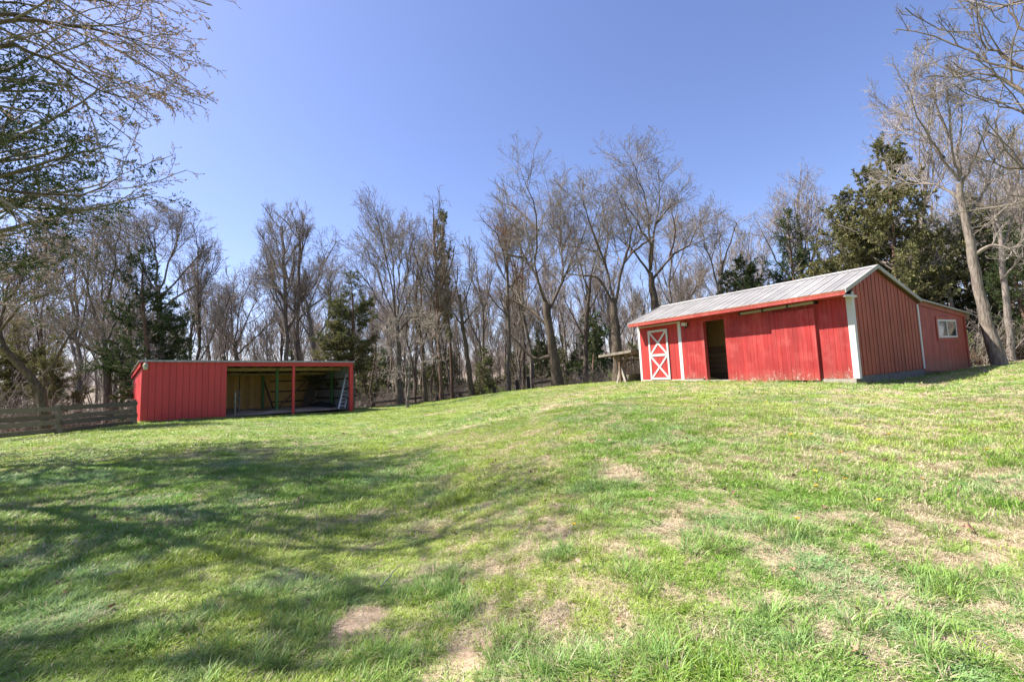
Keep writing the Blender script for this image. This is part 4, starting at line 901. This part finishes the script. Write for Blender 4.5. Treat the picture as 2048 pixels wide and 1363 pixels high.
# ------------------------------------------------------------------ cedars
def cedar_mesh(H, Rm, seed, nb=90, nf=10, size=.16, low=.12, layers=False, lean=0, prof=.8, dens=6, levels=2, wdt=.26, stray=.25):
    g = np.random.default_rng(seed); K = 12; u = np.linspace(0, 1, K)
    T = np.stack([lean * u ** 1.5 * H + .02 * H * np.sin(u * 5 + seed), .015 * H * np.cos(u * 4), u * H - .2], 1)
    TR = (.011 * H + .04) * (1 - u) ** .9 + .012
    f = np.sort(low + (1 - low) * g.random(nb) ** .95 * .97); th = g.random(nb) * 2 * PI
    if layers: f = np.round(f * 11) / 11 + g.normal(size=nb) * .012; f = np.clip(f, low, .98)
    i = np.minimum((f * (K - 1)).astype(int), K - 2); q = (f * (K - 1) - i)[:, None]; P0 = T[i] * (1 - q) + T[i + 1] * q
    env = np.clip((1 - f) ** prof, .03, 1) * np.clip((f - low + .1) / .22, .35, 1) * Rm * (1 - stray + 2 * stray * g.random(nb)) * (.75 + .45 * vnoise(th * 1.3 + seed, f * 6))
    el = .15 + .75 * f + g.normal(size=nb) * .12
    C = np.empty((nb, 6, 3)); C[:, 0] = P0; d = np.stack([np.cos(th) * np.cos(el), np.sin(th) * np.cos(el), np.sin(el)], 1)
    for k in range(1, 6): d = unit(d + g.normal(size=d.shape) * .10 + np.array([0, 0, .03])); C[:, k] = C[:, k - 1] + d * (env / 5)[:, None]
    R1 = np.maximum(.012 + .012 * env[:, None] * (1 - np.linspace(0, 1, 6)), .006)
    lv = [(C, R1, 4)]; P, Rr = C, R1
    for l in range(levels):
        P, Rr = spawn(P, Rr, (7, dens)[l] if levels == 2 else dens, .25, 1, .7, .34, .02, .15, 4 if l == 0 else 3, .004, g=g, lmin=.2); lv.append((P, Rr, 3))
    V, Q, t_ = leaves(P, g, nf, size, spread=.42, wdt=wdt)
    tm = bark_mesh('trunk', [T], [TR], 8, g); bv, bq = join([tubes(*x) for x in lv[:2]])
    return tm, mesh_np('branches', bv, bq), mesh_np('foliage', V, Q, tint=t_)
def put_cedar(meshes, base, s, rz, label, mats=('barkred', 'twig', 'cedar'), group=None, sxy=1.0, name='cedar_tree'):
    e = empty(name, tuple(base), (0, 0, rz)); e.scale = (s * sxy, s * sxy, s); tag(e, label, 'tree', group)
    for nm, me, mt in zip(('trunk', 'branches', 'foliage'), meshes, mats):
        o = link(nm, me, M[mt], e)
        if o.material_slots and o.material_slots[0].material != M[mt]: o.material_slots[0].link = 'OBJECT'; o.material_slots[0].material = M[mt]
    return e
CA = cedar_mesh(10, 3.1, 51, nb=92, nf=15, low=.14, prof=.8, size=.095, stray=.45, wdt=.15)
CB = cedar_mesh(10, 2.5, 52, nb=75, nf=17, low=.25, prof=.6, stray=.5, size=.095, wdt=.15)
CCc = cedar_mesh(10, 3.6, 53, nb=92, nf=16, low=.08, prof=.65, layers=True, stray=.45, size=.12, wdt=.2)
CD = cedar_mesh(4, 1.35, 54, nb=40, nf=5, low=.12, dens=4, size=.11, stray=.7, prof=.6)
CN = cedar_mesh(10, .9, 57, nb=34, nf=5, low=.3, dens=4, size=.16, stray=.9, prof=.2)
def zh(px, py, r):
    """height above the ground of a pixel at a range"""
    return CZ + azel(px, py)[1] * r - gz(*(r * azdir(azel(px, py)[0])))
def cedar_at(pr, px, pytop, r, label, rz=0, sxy=1., mat='cedar', group=None):
    b_ = at(px, r); H = 4 if pr is CD else 10
    return put_cedar(pr, b_, zh(px, pytop, r) / H, rz, label, ('barkred', 'twig', mat), group, sxy)
cedar_at(CA, 293, 488, 30.5, 'pointed dark cedar rising behind the left end of the shed', 1.0, 1.15, 'cedardark')
cedar_at(CB, 704, 543, 32, 'ragged olive green cedar at the right end of the shed', 2.0, 1.25, 'cedar')
cedar_at(CB, 672, 640, 31, 'lighter broad cedar low behind the shed roof end', 4.0, 1.9, 'cedarlight')
cedar_at(CA, 1605, 405, 34, 'dense dark cedar behind the middle of the barn roof', .3, 1.0, 'cedardark')
cedar_at(CCc, 1498, 510, 33, 'low dark cedar just left of the taller one behind the barn roof', 1.3, 1.1, 'cedardark')
cedar_at(CCc, 1812, 262, 30, 'tall layered cedar rising above the barn gable', .8, .80, 'cedarlight')
cedar_at(CCc, 1732, 370, 31, 'broad olive cedar left of the gable peak', 2.2, 1.1, 'cedarlight')
cedar_at(CA, 1880, 400, 34, 'dark cedar behind the lean-to roof', 2.9, 1.1, 'cedarlight')
cedar_at(CCc, 1985, 380, 33, 'wide dark cedar at the right edge behind the leaning trunk', 3.6, 1.0, 'cedar')
cedar_at(CA, 2060, 420, 30, 'cedar partly cut off by the right edge of the view', 3.9, 1.0, 'cedardark')
cedar_at(CN, 900, 424, 37, 'narrow tall cedar with a tufted tip left of the leaning trunk', .5, .55, 'cedar')
cedar_at(CB, 112, 670, 30, 'thin light green cedar with a dark stem behind the fence', .9, 1.2, 'cedarlight')
cedar_at(CB, 30, 640, 33, 'loose olive cedar behind the fence at the far left', 3.1, 1.3, 'cedarlight')
cedar_at(CA, 1080, 640, 44, 'dark cedar deep in the wood behind the broad oak', 1.1, .7, 'cedardark')
# the large near cedar at the left edge
NCm = cedar_mesh(12.5, 4.6, 61, nb=125, nf=12, low=.20, prof=.40, stray=.4, dens=7, size=.075, wdt=.15)
NSm = cedar_mesh(12.5, 4.2, 62, nb=56, nf=6, low=.22, prof=.45, stray=.8, dens=4, size=.08, wdt=.22)
nb_ = np.array([-13.0, 9.2, 0]); nb_[2] = gz(nb_[0], nb_[1]); put_cedar(NCm, nb_, 1.0, .4, 'large near cedar filling the left edge with dark foliage', ('barkred', 'twig', 'cedardark'))
nb_ = np.array([-11.6, 3.1, 0]); nb_[2] = gz(nb_[0], nb_[1]); put_cedar(NSm, nb_, 1.12, 4.0, 'near cedar beside the viewer, outside the left edge, shading the bottom left corner', ('barkred', 'twig', 'cedardark'))
nb_ = np.array([-11.4, 6.0, 0]); nb_[2] = gz(nb_[0], nb_[1]); put_cedar(NSm, nb_, 1.0, 2.4, 'near cedar just beyond the left edge that shades the lawn', ('barkred', 'twig', 'cedardark'))

# ------------------------------------------------------------------ background trees, copies of four kinds
def proto(H, seed, forks, r0, spec, rt, up, spread, mats, wig=.15, low=.35, ang=.55):
    g = np.random.default_rng(seed); K = 10; u = np.linspace(0, 1, K)
    T = np.stack([np.cumsum(g.normal(size=K)) * .012 * H, np.cumsum(g.normal(size=K)) * .012 * H, u * H * .85 - .3], 1); T[:, :2] -= T[0, :2]
    TR = r0 * .72 * (1 - u) ** .8 + .015
    L, LR = spawn(T[None], TR[None], forks, low, .98, ang, spread, up, .10, 8, .02, g=g, cap=.02)
    lv = crown(L, LR, spec, rt, up, wig, g, ang)
    c0 = spawn(T[None], TR[None], 6, .12, .5, 1.1, .12, 0, .2, 5, .01, g=g)
    lv.append((c0[0], c0[1], 3))
    tm = bark_mesh('trunk', [T] + list(L), [TR] + list(LR), 6, g); V, Q = join([tubes(*x) for x in lv])
    return tm, mesh_np('crown', V, Q), mats
PR = [proto(15, 71, 9, .20, (6, 5, 4), .008, .14, .42, ('barkgrey', 'twig')),
      proto(15, 72, 12, .17, (5, 5, 4), .008, .16, .34, ('bark', 'twiggrey')),
      proto(14, 73, 7, .13, (5, 4, 4), .008, .16, .34, ('barkgrey', 'twig'), low=.5),
      proto(16, 74, 10, .22, (6, 5, 4), .008, .10, .48, ('barkgrey', 'twiggrey'), wig=.2),
      proto(10, 75, 6, .07, (5, 4), .007, .2, .30, ('barkgrey', 'twig'), low=.4),
      proto(12, 76, 8, .11, (5, 4, 3), .008, .12, .38, ('barkpale', 'twiggrey'), low=.45)]
REG = [(-.95, -.66, 'beyond the left fence', 'bare trees beyond the left fence'),
       (-.66, -.33, 'in the woods behind the open shed', 'bare trees behind the open shed'),
       (-.33, -.12, 'in the woods right of the open shed', 'thin bare trees right of the shed'),
       (-.12, .06, 'in the woods left of the broad oak', 'thin bare trees left of the broad oak'),
       (.06, .26, 'in the woods left of the hay feeder', 'thin bare trees left of the hay feeder'),
       (.26, .45, 'behind the left half of the barn roof', 'bare trees behind the left half of the barn'),
       (.45, .66, 'behind the gable end of the barn', 'bare trees behind the barn gable'),
       (.66, .95, 'in the woods behind the lean-to', 'bare trees behind the lean-to')]
g = np.random.default_rng(99); placed = []; nbg = 0
for k in range(4000):
    a = g.uniform(-.90, .88); r = math.sqrt(g.uniform(37 ** 2, 84 ** 2)); x, y = r * math.sin(a), r * math.cos(a)
    if any((x - q[0]) ** 2 + (y - q[1]) ** 2 < (1.9 if abs(a + .03) < .32 else 2.5) ** 2 for q in placed): continue
    if nbg >= 288: break
    placed.append((x, y)); nbg += 1
    pi = g.choice([0, 1, 2, 3, 4, 5], p=[.12, .20, .24, .10, .20, .14]) if abs(a + .05) < .35 else g.choice([0, 1, 2, 3, 4, 5], p=[.2, .2, .2, .15, .13, .12])
    tm, cm, mats = PR[pi]; s = g.uniform(.72, 1.15) * (1.0 if a > -.3 else .98) * (1 + (r - 45) * .003)
    rg = [q for q in REG if q[0] <= a < q[1]][0]
    e = empty('woodland_tree', (x, y, gz(x, y)), (0, 0, g.uniform(0, 6.28))); e.scale = (s * g.uniform(.85, 1.1), s * g.uniform(.85, 1.1), s)
    e.rotation_euler = (g.normal() * .04, g.normal() * .04, g.uniform(0, 6.28)); kd = ('spreading grey', 'narrow brown', 'slim upright', 'forked pale grey', 'thin sapling like', 'pale barked russet')[pi]; fb = 'front rank' if r < 48 else 'middle rank' if r < 64 else 'back rank'
    tag(e, '%s bare tree %s, %s' % (kd, rg[2], fb), 'tree', rg[3])
    link('trunk', tm, M[mats[0]], e); link('crown', cm, M[mats[1]], e)
for k in range(46):
    a = g.uniform(-.86, .9) if k % 3 else g.uniform(-.3, .25); r = g.uniform(38, 66); x, y = r * math.sin(a), r * math.cos(a)
    rg = [q for q in REG if q[0] <= a < q[1]][0]
    put_cedar(CD, (x, y, gz(x, y)), g.uniform(.7, 1.9) * (1 if a < .3 else 1.3), g.uniform(0, 6), ('young olive green cedar ' if k % 2 else 'young dark green cedar ') + rg[2] + (', farther back' if r > 52 else ', nearer'), ('barkred', 'twig', 'cedar' if k % 2 else 'cedardark'), 'young cedars ' + rg[2])

# ------------------------------------------------------------------ stuff spread by geometry nodes
def scatter(name, protos, pts, rot, scl, idx, attrs, kind='stuff', cat=None, label=None):
    me = bpy.data.meshes.new(name); me.vertices.add(len(pts)); me.vertices.foreach_set('co', np.ascontiguousarray(pts, np.float32).ravel())
    def A(n, t, v): a = me.attributes.new(n, t, 'POINT'); a.data.foreach_set('vector' if t == 'FLOAT_VECTOR' else 'value', np.ascontiguousarray(v, np.int32 if t == 'INT' else np.float32).ravel())
    A('rot', 'FLOAT_VECTOR', rot); A('scl', 'FLOAT_VECTOR', scl); A('idx', 'INT', idx)
    for k, v in attrs.items(): A(k, 'FLOAT', v)
    pc = bpy.data.collections.new(name + '_kinds')
    for i, p in enumerate(protos): p.name = '%s_kind' % name; pc.objects.link(p)
    ob = link(name, me); tag(ob, label, cat, kind=kind)
    ng = bpy.data.node_groups.new(name, 'GeometryNodeTree'); ng.interface.new_socket('Geometry', in_out='INPUT', socket_type='NodeSocketGeometry'); ng.interface.new_socket('Geometry', in_out='OUTPUT', socket_type='NodeSocketGeometry')
    gi = ng.nodes.new('NodeGroupInput'); go = ng.nodes.new('NodeGroupOutput'); ip = ng.nodes.new('GeometryNodeInstanceOnPoints'); ci = ng.nodes.new('GeometryNodeCollectionInfo')
    ci.inputs['Collection'].default_value = pc; ci.inputs['Separate Children'].default_value = True; ci.inputs['Reset Children'].default_value = True
    def NA(n, t): q = ng.nodes.new('GeometryNodeInputNamedAttribute'); q.data_type = t; q.inputs['Name'].default_value = n; return [o for o in q.outputs if o.enabled and o.name == 'Attribute'][0]
    ng.links.new(gi.outputs[0], ip.inputs['Points']); ng.links.new(ci.outputs[0], ip.inputs['Instance']); ip.inputs['Pick Instance'].default_value = True
    ng.links.new(NA('idx', 'INT'), ip.inputs['Instance Index']); ng.links.new(NA('scl', 'FLOAT_VECTOR'), ip.inputs['Scale'])
    e2 = ng.nodes.new('FunctionNodeEulerToRotation'); ng.links.new(NA('rot', 'FLOAT_VECTOR'), e2.inputs[0]); ng.links.new(e2.outputs[0], ip.inputs['Rotation'])
    ng.links.new(ip.outputs[0], go.inputs[0]); md = ob.modifiers.new('scatter', 'NODES'); md.node_group = ng
    return ob
def pobj(me, mat): me.materials.clear(); me.materials.append(M[mat]); return bpy.data.objects.new('kind', me)
# undergrowth: thin stems and brush
def brush(seed, h, n, mat, leafmat=None):
    g = np.random.default_rng(seed); K = 5; b0 = g.normal(size=(n, 2)) * .35; C = np.zeros((n, K, 3)); C[:, 0, :2] = b0; d = unit(np.concatenate([g.normal(size=(n, 2)) * .35, np.ones((n, 1))], 1)); hh = h * (.5 + .7 * g.random(n))
    for k in range(1, K): d = unit(d + g.normal(size=d.shape) * .13); C[:, k] = C[:, k - 1] + d * (hh / (K - 1))[:, None]
    Rr = np.linspace(.014, .006, K)[None] * np.ones((n, 1)); lv = [(C, Rr, 3)]
    a = spawn(C, Rr, 6, .2, 1, .8, .35, .08, .2, 3, .005, g=g); lv.append((*a, 3)); a2 = spawn(*a, 4, .1, 1, .8, .5, .05, .2, 2, .004, g=g); lv.append((*a2, 3))
    V, Q = join([tubes(*x) for x in lv]); return pobj(mesh_np('brush', V, Q), mat), a2[0]
g = np.random.default_rng(5)
B1, _ = brush(1, 1.6, 9, 'twig'); B2, _ = brush(2, 2.4, 8, 'twiggrey'); B3, _ = brush(3, 1.0, 12, 'twigred'); B4, lc = brush(4, 1.7, 8, 'twig')
gl = np.random.default_rng(8); v, q, t_ = leaves(lc, gl, 3, .07, wdt=.4); B5 = pobj(mesh_np('leafy', v, q, tint=t_), 'budgreen')
n = 2100; a = g.uniform(-.92, .92, n); D0 = np.interp(a, _az, _dc) + np.interp(a, [-.9, -.5, -.3, 0, .12, .3, .8], [2.5, 9, 12.5, 13, 11, 8, 3.2]); r = D0 + g.random(n) ** 1.3 * 52 + 1.0
x, y = r * np.sin(a), r * np.cos(a); pts = np.stack([x, y, zg(x, y) - .03], 1); s = g.uniform(.6, 1.35, n); idx = g.choice(4, n, p=[.32, .28, .24, .16])
scatter('undergrowth', [B1, B2, B3, B4], pts, np.stack([g.normal(size=n) * .05, g.normal(size=n) * .05, g.random(n) * 6.28], 1), np.stack([s, s, s], 1), idx, {}, label='leafless brush and saplings along the edge of the wood')
n = 200; a = np.concatenate([g.uniform(-.15, .05, 30), g.uniform(.0, .25, 40), g.uniform(.70, .9, 130)]); r = np.interp(a, _az, _dc) + np.where(a > .6, 5, 9) + g.random(n) * 14
x, y = r * np.sin(a), r * np.cos(a); pts = np.stack([x, y, zg(x, y)], 1); s = g.uniform(.35, .9, n)
scatter('leafing_shrubs', [B5], pts, np.stack([0 * s, 0 * s, g.random(n) * 6.28], 1), np.stack([s, s, s], 1), np.zeros(n), {}, label='patches of fresh green leafing shrubs in the undergrowth')
# the far wood that closes the view
FW_ = [bpy.data.objects.new('kind', PR[i][1]) for i in (0, 1, 3)]
TW_ = [bpy.data.objects.new('kind', PR[i][0]) for i in (0, 1, 3)]
for i, o in enumerate(FW_ + TW_):
    pass
n = 480; a = g.uniform(-.95, .95, n); r = g.uniform(86, 150, n); x, y = r * np.sin(a), r * np.cos(a); pts = np.stack([x, y, zg(x, y)], 1)
s = g.uniform(.38, .70, n); rr_ = np.stack([0 * s, 0 * s, g.random(n) * 6.28], 1); ss_ = np.stack([s * 1.3, s * 1.3, s], 1); ix = g.integers(0, 3, n)
scatter('far_wood', FW_, pts, rr_, ss_, ix, {}, label='distant bare wood closing the view behind the trees')
scatter('far_wood_trunks', TW_, pts, rr_, ss_, ix, {}, label='grey trunks of the distant wood')

# ------------------------------------------------------------------ grass
def tuft(seed, n, h, rad, wd, lean, segs=3, mat='grass'):
    g = np.random.default_rng(seed); th = g.random(n) * 2 * PI; rr = rad * np.sqrt(g.random(n)); b0 = np.stack([rr * np.cos(th), rr * np.sin(th), 0 * rr - .01], 1)
    out = th + g.normal(size=n) * .9; hh = h * (.45 + .75 * g.random(n)); ln = lean * (.3 + 1.1 * g.random(n)); w0 = wd * (.6 + .8 * g.random(n))
    d = np.stack([np.cos(out), np.sin(out), 0 * out], 1); sd = np.stack([-np.sin(out + g.normal(size=n) * .6), np.cos(out), 0 * out], 1); V = []
    for k in range(segs + 1):
        u = k / segs; c_ = b0 + d * (hh * ln * u ** 1.7)[:, None] + np.array([0, 0, 1.0]) * (hh * (u - .35 * ln * u * u))[:, None]; w_ = (w0 * (1 - u ** 1.4) + .0006)[:, None]
        V += [c_ - sd * w_, c_ + sd * w_]
    V = np.stack(V, 1); nv = V.shape[1]; idx = np.arange(n * nv).reshape(n, nv); Q = np.concatenate([np.stack([idx[:, 2 * k], idx[:, 2 * k + 1], idx[:, 2 * k + 3], idx[:, 2 * k + 2]], 1) for k in range(segs)])
    t_ = np.tile(g.random(n), segs); return pobj(mesh_np('tuft', V.reshape(-1, 3), Q, tint=t_), mat)
def ring_pts(n, r0, r1, g, a0=-.93, a1=.93):
    a = g.uniform(a0, a1, n); r = np.sqrt(g.uniform(r0 * r0, r1 * r1, n)); return r * np.sin(a), r * np.cos(a), r
def inside_building(x, y):
    q = np.stack([x - Nn[0], y - Nn[1]], 1); u = q @ XD; v_ = q @ WD; k = (u > XA - .05) & (u < .08) & (v_ > -.06) & (v_ < LY)
    q = np.stack([x - SA[0], y - SA[1]], 1); u = q @ SX; v_ = q @ SY; return k | ((u > 0) & (u < L0) & (v_ > -.03) & (v_ < WS))
g = np.random.default_rng(21)
def layer(name, protos, n, r0, r1, s0, s1, label, density=None, tall=0.0, straw=.0, seed=0, keepdry=1.0):
    x, y, r = ring_pts(n, r0, r1, g); dv_ = dry(x, y); so = soil(x, y); a = np.arctan2(x, y)
    D = np.interp(a, _az, _dc) + np.interp(a, [-.9, -.3, 0, .25, .3, .8], [1, 2, 2, 4, 9, 3])
    lush = np.clip((fbm(x * 1.5 + 40, y * 1.5 + 3, 3) - .5) * 3.2 + .5, 0, 1)
    keep = (r < D) & ~inside_building(x, y) & (g.random(n) < (1 - .98 * so)) & (g.random(n) < 1 - (1 - keepdry) * dv_)
    x, y, r, dv_, lush = x[keep], y[keep], r[keep], dv_[keep], lush[keep]; m_ = len(x)
    s = g.uniform(s0, s1, m_) * (.75 + .25 * (1 - dv_)); hgt = s * (.65 + .6 * lush * (1 - .6 * dv_))
    hue = np.clip((fbm(x * .5 + 7, y * .5 + 2, 3) - .5) * 3 + .5 + g.normal(size=m_) * .12 + np.clip((r - 9) / 12, 0, .35), 0, 1)
    blue = np.clip((fbm(x * 1.6 + 70, y * 1.6 + 22, 3) - .56) * 5, 0, 1) * .6
    dd = np.clip(dv_ * .95 + straw + g.normal(size=m_) * .10, 0, 1)
    pts = np.stack([x, y, zg(x, y)], 1)
    scatter(name, protos, pts, np.stack([g.normal(size=m_) * .12, g.normal(size=m_) * .12, g.random(m_) * 6.28], 1), np.stack([s, s, hgt], 1), g.integers(0, len(protos), m_), {'dry': dd, 'hue': hue, 'blue': blue}, label=label)
    return m_
T1 = [tuft(100 + i, 28, .040, .055, .0017, 1.1) for i in range(5)]
T2 = [tuft(110 + i, 36, .050, .11, .0029, 1.0) for i in range(5)]
T3 = [tuft(120 + i, 32, .055, .20, .0068, 1.0, 2) for i in range(4)]
T4 = [tuft(130 + i, 46, .115, .07, .0024, .9, 4) for i in range(4)]
T5 = [tuft(140 + i, 18, .018, .10, .0016, 2.6, 3) for i in range(3)]
layer('grass', T1, 24000, 1.7, 5.5, .75, 1.35, 'short lawn grass close to the viewer')
layer('grass', T2, 46000, 5.0, 13, .8, 1.4, 'lawn grass in the middle of the slope')
layer('grass', T3, 52000, 12.3, 34, .7, 1.25, 'lawn grass towards the buildings')
# dead blades lying between the live ones
x, y, r = ring_pts(15000, 1.7, 9, g); m_ = len(x); s = g.uniform(.7, 1.5, m_)
scatter('dead_grass', T5, np.stack([x, y, zg(x, y) + .006], 1), np.stack([0 * s, 0 * s, g.random(m_) * 6.28], 1), np.stack([s, s, s], 1), g.integers(0, 3, m_), {'dry': 1 + 0 * s, 'hue': 0 * s, 'blue': 0 * s}, label='dead straw coloured blades lying in the lawn')
# thick darker clumps: patches of tall tufts
cl = [(hit(a, b_)[:2], c_, n_) for a, b_, c_, n_ in ((862, 1190, .24, 42), (700, 1180, .22, 22), (620, 1240, .26, 26), (300, 1290, .25, 30), (1120, 1110, .18, 14), (1300, 1330, .2, 18), (1000, 1300, .18, 12), (770, 1330, .3, 30), (480, 1210, .3, 22),
     (1590, 1070, .25, 22), (1260, 1150, .22, 16), (1830, 1280, .3, 24), (1990, 1180, .3, 20), (1560, 1240, .22, 10), (1180, 1020, .3, 14), (1380, 900, .35, 12), (1700, 1000, .35, 14), (100, 1200, .4, 26), (220, 1090, .5, 24), (1880, 1190, .25, 14), (1420, 1100, .25, 14), (1120, 1340, .2, 16), (520, 1320, .25, 20), (920, 1235, .16, 12))]
X, Y = [], []
for c_, rad, n_ in cl:
    X += list(c_[0] + g.normal(size=n_) * rad * .5); Y += list(c_[1] + g.normal(size=n_) * rad * .5)
x, y, r = ring_pts(1500, 3.5, 20, g); kk = (fbm(x * 1.1 + 3, y * 1.1 + 8, 3) > .55); X += list(x[kk]); Y += list(y[kk])
x, y = np.array(X), np.array(Y); m_ = len(x); s = g.uniform(.6, 1.05, m_)
kk = ~inside_building(x, y); x, y, s = x[kk], y[kk], s[kk]; m_ = len(x)
scatter('grass_clumps', T4, np.stack([x, y, zg(x, y)], 1), np.stack([g.normal(size=m_) * .1, g.normal(size=m_) * .1, g.random(m_) * 6.28], 1), np.stack([s, s, s], 1), g.integers(0, 4, m_), {'dry': .10 + .1 * g.random(m_), 'hue': g.random(m_) * .45, 'blue': g.random(m_) * .4}, label='thicker and taller clumps of grass in the lawn')

# longer untrimmed grass and weeds where the walls meet the ground
bx_, by_ = [], []
def along(O, X, Y, t0, t1, n_, off0=.03, off1=.22):
    t = g.uniform(t0, t1, n_); o_ = g.uniform(off0, off1, n_); q = O[None] + X[None] * t[:, None] - Y[None] * o_[:, None]; bx_.extend(q[:, 0]); by_.extend(q[:, 1])
along(Nn, XD, WD, XA, .1, 190); along(Nn, WD, -XD, 0, LY, 150); along(SA, SX, SY, -.1, ox0, 130); along(SA, -SY, SX, -2, 0, 30); along(fo_, XD, WD, -1.2, 1.2, 40, -.5, .5)
x, y = np.array(bx_), np.array(by_); m_ = len(x); s = g.uniform(.5, 1.35, m_)
scatter('wall_foot_grass', T4, np.stack([x, y, zg(x, y)], 1), np.stack([g.normal(size=m_) * .15, g.normal(size=m_) * .15, g.random(m_) * 6.28], 1), np.stack([s, s, s], 1), g.integers(0, 4, m_), {'dry': .45 * g.random(m_), 'hue': g.random(m_), 'blue': g.random(m_) * .2}, label='longer untrimmed grass along the foot of the walls')

# ------------------------------------------------------------------ small things on the lawn
def dandelion(p):
    e = empty('dandelion', tuple(p)); tag(e, 'small yellow dandelion in bloom in the lawn', 'flower', 'yellow dandelions in the lawn')
    MB().tube([(0, 0, 0), (.003, 0, .05), (.0, .003, .085)], .0022, 5).build('stalk', M['stalk'], e)
    mB = MB()
    for k in range(14):
        th = k * 2.4; rr = .006 + .014 * (k / 14); c_, s_ = math.cos(th), math.sin(th)
        mB.add([(0, 0, .085), (c_ * rr + s_ * .004, s_ * rr - c_ * .004, .096), (c_ * rr * 1.2, s_ * rr * 1.2, .094), (c_ * rr - s_ * .004, s_ * rr + c_ * .004, .096)], [(0, 1, 2, 3)])
    o = mB.build('flower_head', M['yellow'], e)
    return e
dl = dandelion(hit(1596, 1062))
DP = [(1585, 890), (1623, 889), (1784, 888), (1842, 979), (1953, 827), (1925, 836), (1984, 925), (1146, 1073), (1640, 993), (1632, 962), (1764, 1024), (1529, 818), (1617, 814), (1693, 980), (1677, 928)]
for a, b_ in DP:
    p = hit(a, b_); e = dl.copy(); COL.objects.link(e); e.location = p; sc_ = 1.1 if b_ > 950 else 1.5; e.scale = (sc_, sc_, sc_); e.rotation_euler = (random.uniform(-.2, .2), random.uniform(-.2, .2), random.uniform(0, 6))
    for ch in list(dl.children): c_ = ch.copy(); COL.objects.link(c_); c_.parent = e
def leaf_mesh(seed, L_=.11):
    g = random.Random(seed); vs = []; fs = []; n = 9; mid = []
    for i in range(n):
        u = i / (n - 1); wv_ = .34 * L_ * (math.sin(PI * min(1, u * 1.08)) ** .7) * (1 + .45 * math.sin(u * 19)) * (1 if i not in (0, n - 1) else .1); z = .018 * math.sin(u * 5 + seed) + .01
        cz = .018 * g.random(); vs += [(-wv_, u * L_, z + cz), (0, u * L_, z), (wv_, u * L_, z + .02 * g.random())]
    for i in range(n - 1): k = 3 * i; fs += [(k, k + 1, k + 4, k + 3), (k + 1, k + 2, k + 5, k + 4)]
    k = len(vs); vs += [(-.001, -.03, .006), (.001, -.03, .006), (.001, 0, .01), (-.001, 0, .01)]; fs.append((k, k + 1, k + 2, k + 3))
    me = bpy.data.meshes.new('leaf'); me.from_pydata(vs, [], fs); a = me.attributes.new('tint', 'FLOAT', 'FACE'); a.data.foreach_set('value', [g.random()] * len(fs)); return me
b = NB('dry_leaf'); b.bsdf(b.mix(b.rnd(), (.36, .19, .11), (.42, .29, .19)), .8); M['dryleaf'] = b.m
LF = [leaf_mesh(s_) for s_ in range(4)]
LP = [(1925, 1068, 2.2, 'large pale tan dry leaf lying in the grass at the right'), (1160, 1135, 1.3, 'tan dry leaf curled in the grass below the centre'), (925, 1176, .9, 'small orange brown leaf beside the big grass clump'), (1592, 1150, 1.0, 'flat russet leaf in the lawn below the middle dandelion'),
      (1708, 1232, .9, 'small orange leaf in the thin grass at the lower right'), (1725, 1320, 1.1, 'pinkish tan leaf near the bottom edge at the right'), (228, 1224, 1.2, 'red brown leaf lying in the tree shade at the lower left'), (1180, 888, 2.0, 'pale dry leaf on the slope left of the barn'), (1218, 890, 2.2, 'second pale dry leaf on the slope left of the barn'),
      (1112, 1028, 1.0, 'dark brown leaf on the centre of the lawn'), (1240, 1255, .8, 'little tan leaf low in the centre of the lawn'), (1380, 885, 1.6, 'pale speck of leaf on the slope below the doorway')]
for i, (a, b_, s_, lb) in enumerate(LP):
    p = hit(a, b_); o = link('fallen_leaf', LF[i % 4], M['dryleaf'], None, (p[0], p[1], p[2] + .04)); o.scale = (s_ * .42,) * 3; o.rotation_euler = (random.uniform(-.5, .5), random.uniform(-.5, .5), random.uniform(0, 6)); tag(o, lb, 'leaf')
n = 2600; x, y, r = ring_pts(n, 2.2, 24, g); kk = (fbm(x * .4 + 2, y * .4, 3) > .46) & ~inside_building(x, y); x, y = x[kk], y[kk]; m_ = len(x); s = g.uniform(.15, .6, m_)
scatter('scattered_leaves', [pobj(q, 'litter') for q in (leaf_mesh(9), leaf_mesh(10), leaf_mesh(12))], np.stack([x, y, zg(x, y) + .025], 1), np.stack([g.normal(size=m_) * .5, g.normal(size=m_) * .5, g.random(m_) * 6.28], 1), np.stack([s, s, s], 1), g.integers(0, 3, m_), {}, label='bits of dry leaf scattered through the lawn')
for (a, b_, c_, d_, lb) in ((762, 1187, 805, 1140, 'thin dry twig lying left of the big grass clump'), (1055, 1066, 1068, 1060, 'short twig in the middle of the lawn'), (210, 1160, 245, 1157, 'pale twig in the tree shade at the left')):
    p, q = hit(a, b_), hit(c_, d_); p[2] += .04; q[2] += .05; mid = (p + q) / 2; mid[2] += .01
    tag(MB().tube([Vector(p - mid), Vector((0.01, 0, .012)), Vector(q - mid)], [.006, .005, .003], 5).build('twig', M['twiggrey'], None, tuple(mid)), lb, 'twig')
# dry weed stalks against the barn corner
wp = hit(1742, 762); wd_ = empty('dry_weed', tuple(wp)); tag(wd_, 'tuft of dry weed stalks growing at the near corner of the barn', 'weed')
mB = MB(); gr_ = random.Random(4)
for k in range(16):
    a_ = gr_.uniform(0, 6.28); l_ = gr_.uniform(.18, .42); e_ = gr_.uniform(.1, .6); mB.tube([(0, 0, -.02), (math.cos(a_) * l_ * e_ * .5, math.sin(a_) * l_ * e_ * .5, l_ * .6), (math.cos(a_) * l_ * e_ * 1.3, math.sin(a_) * l_ * e_ * 1.3, l_)], [.006, .005, .003], 4)
mB.build('stalks', M['twigpale'], wd_)
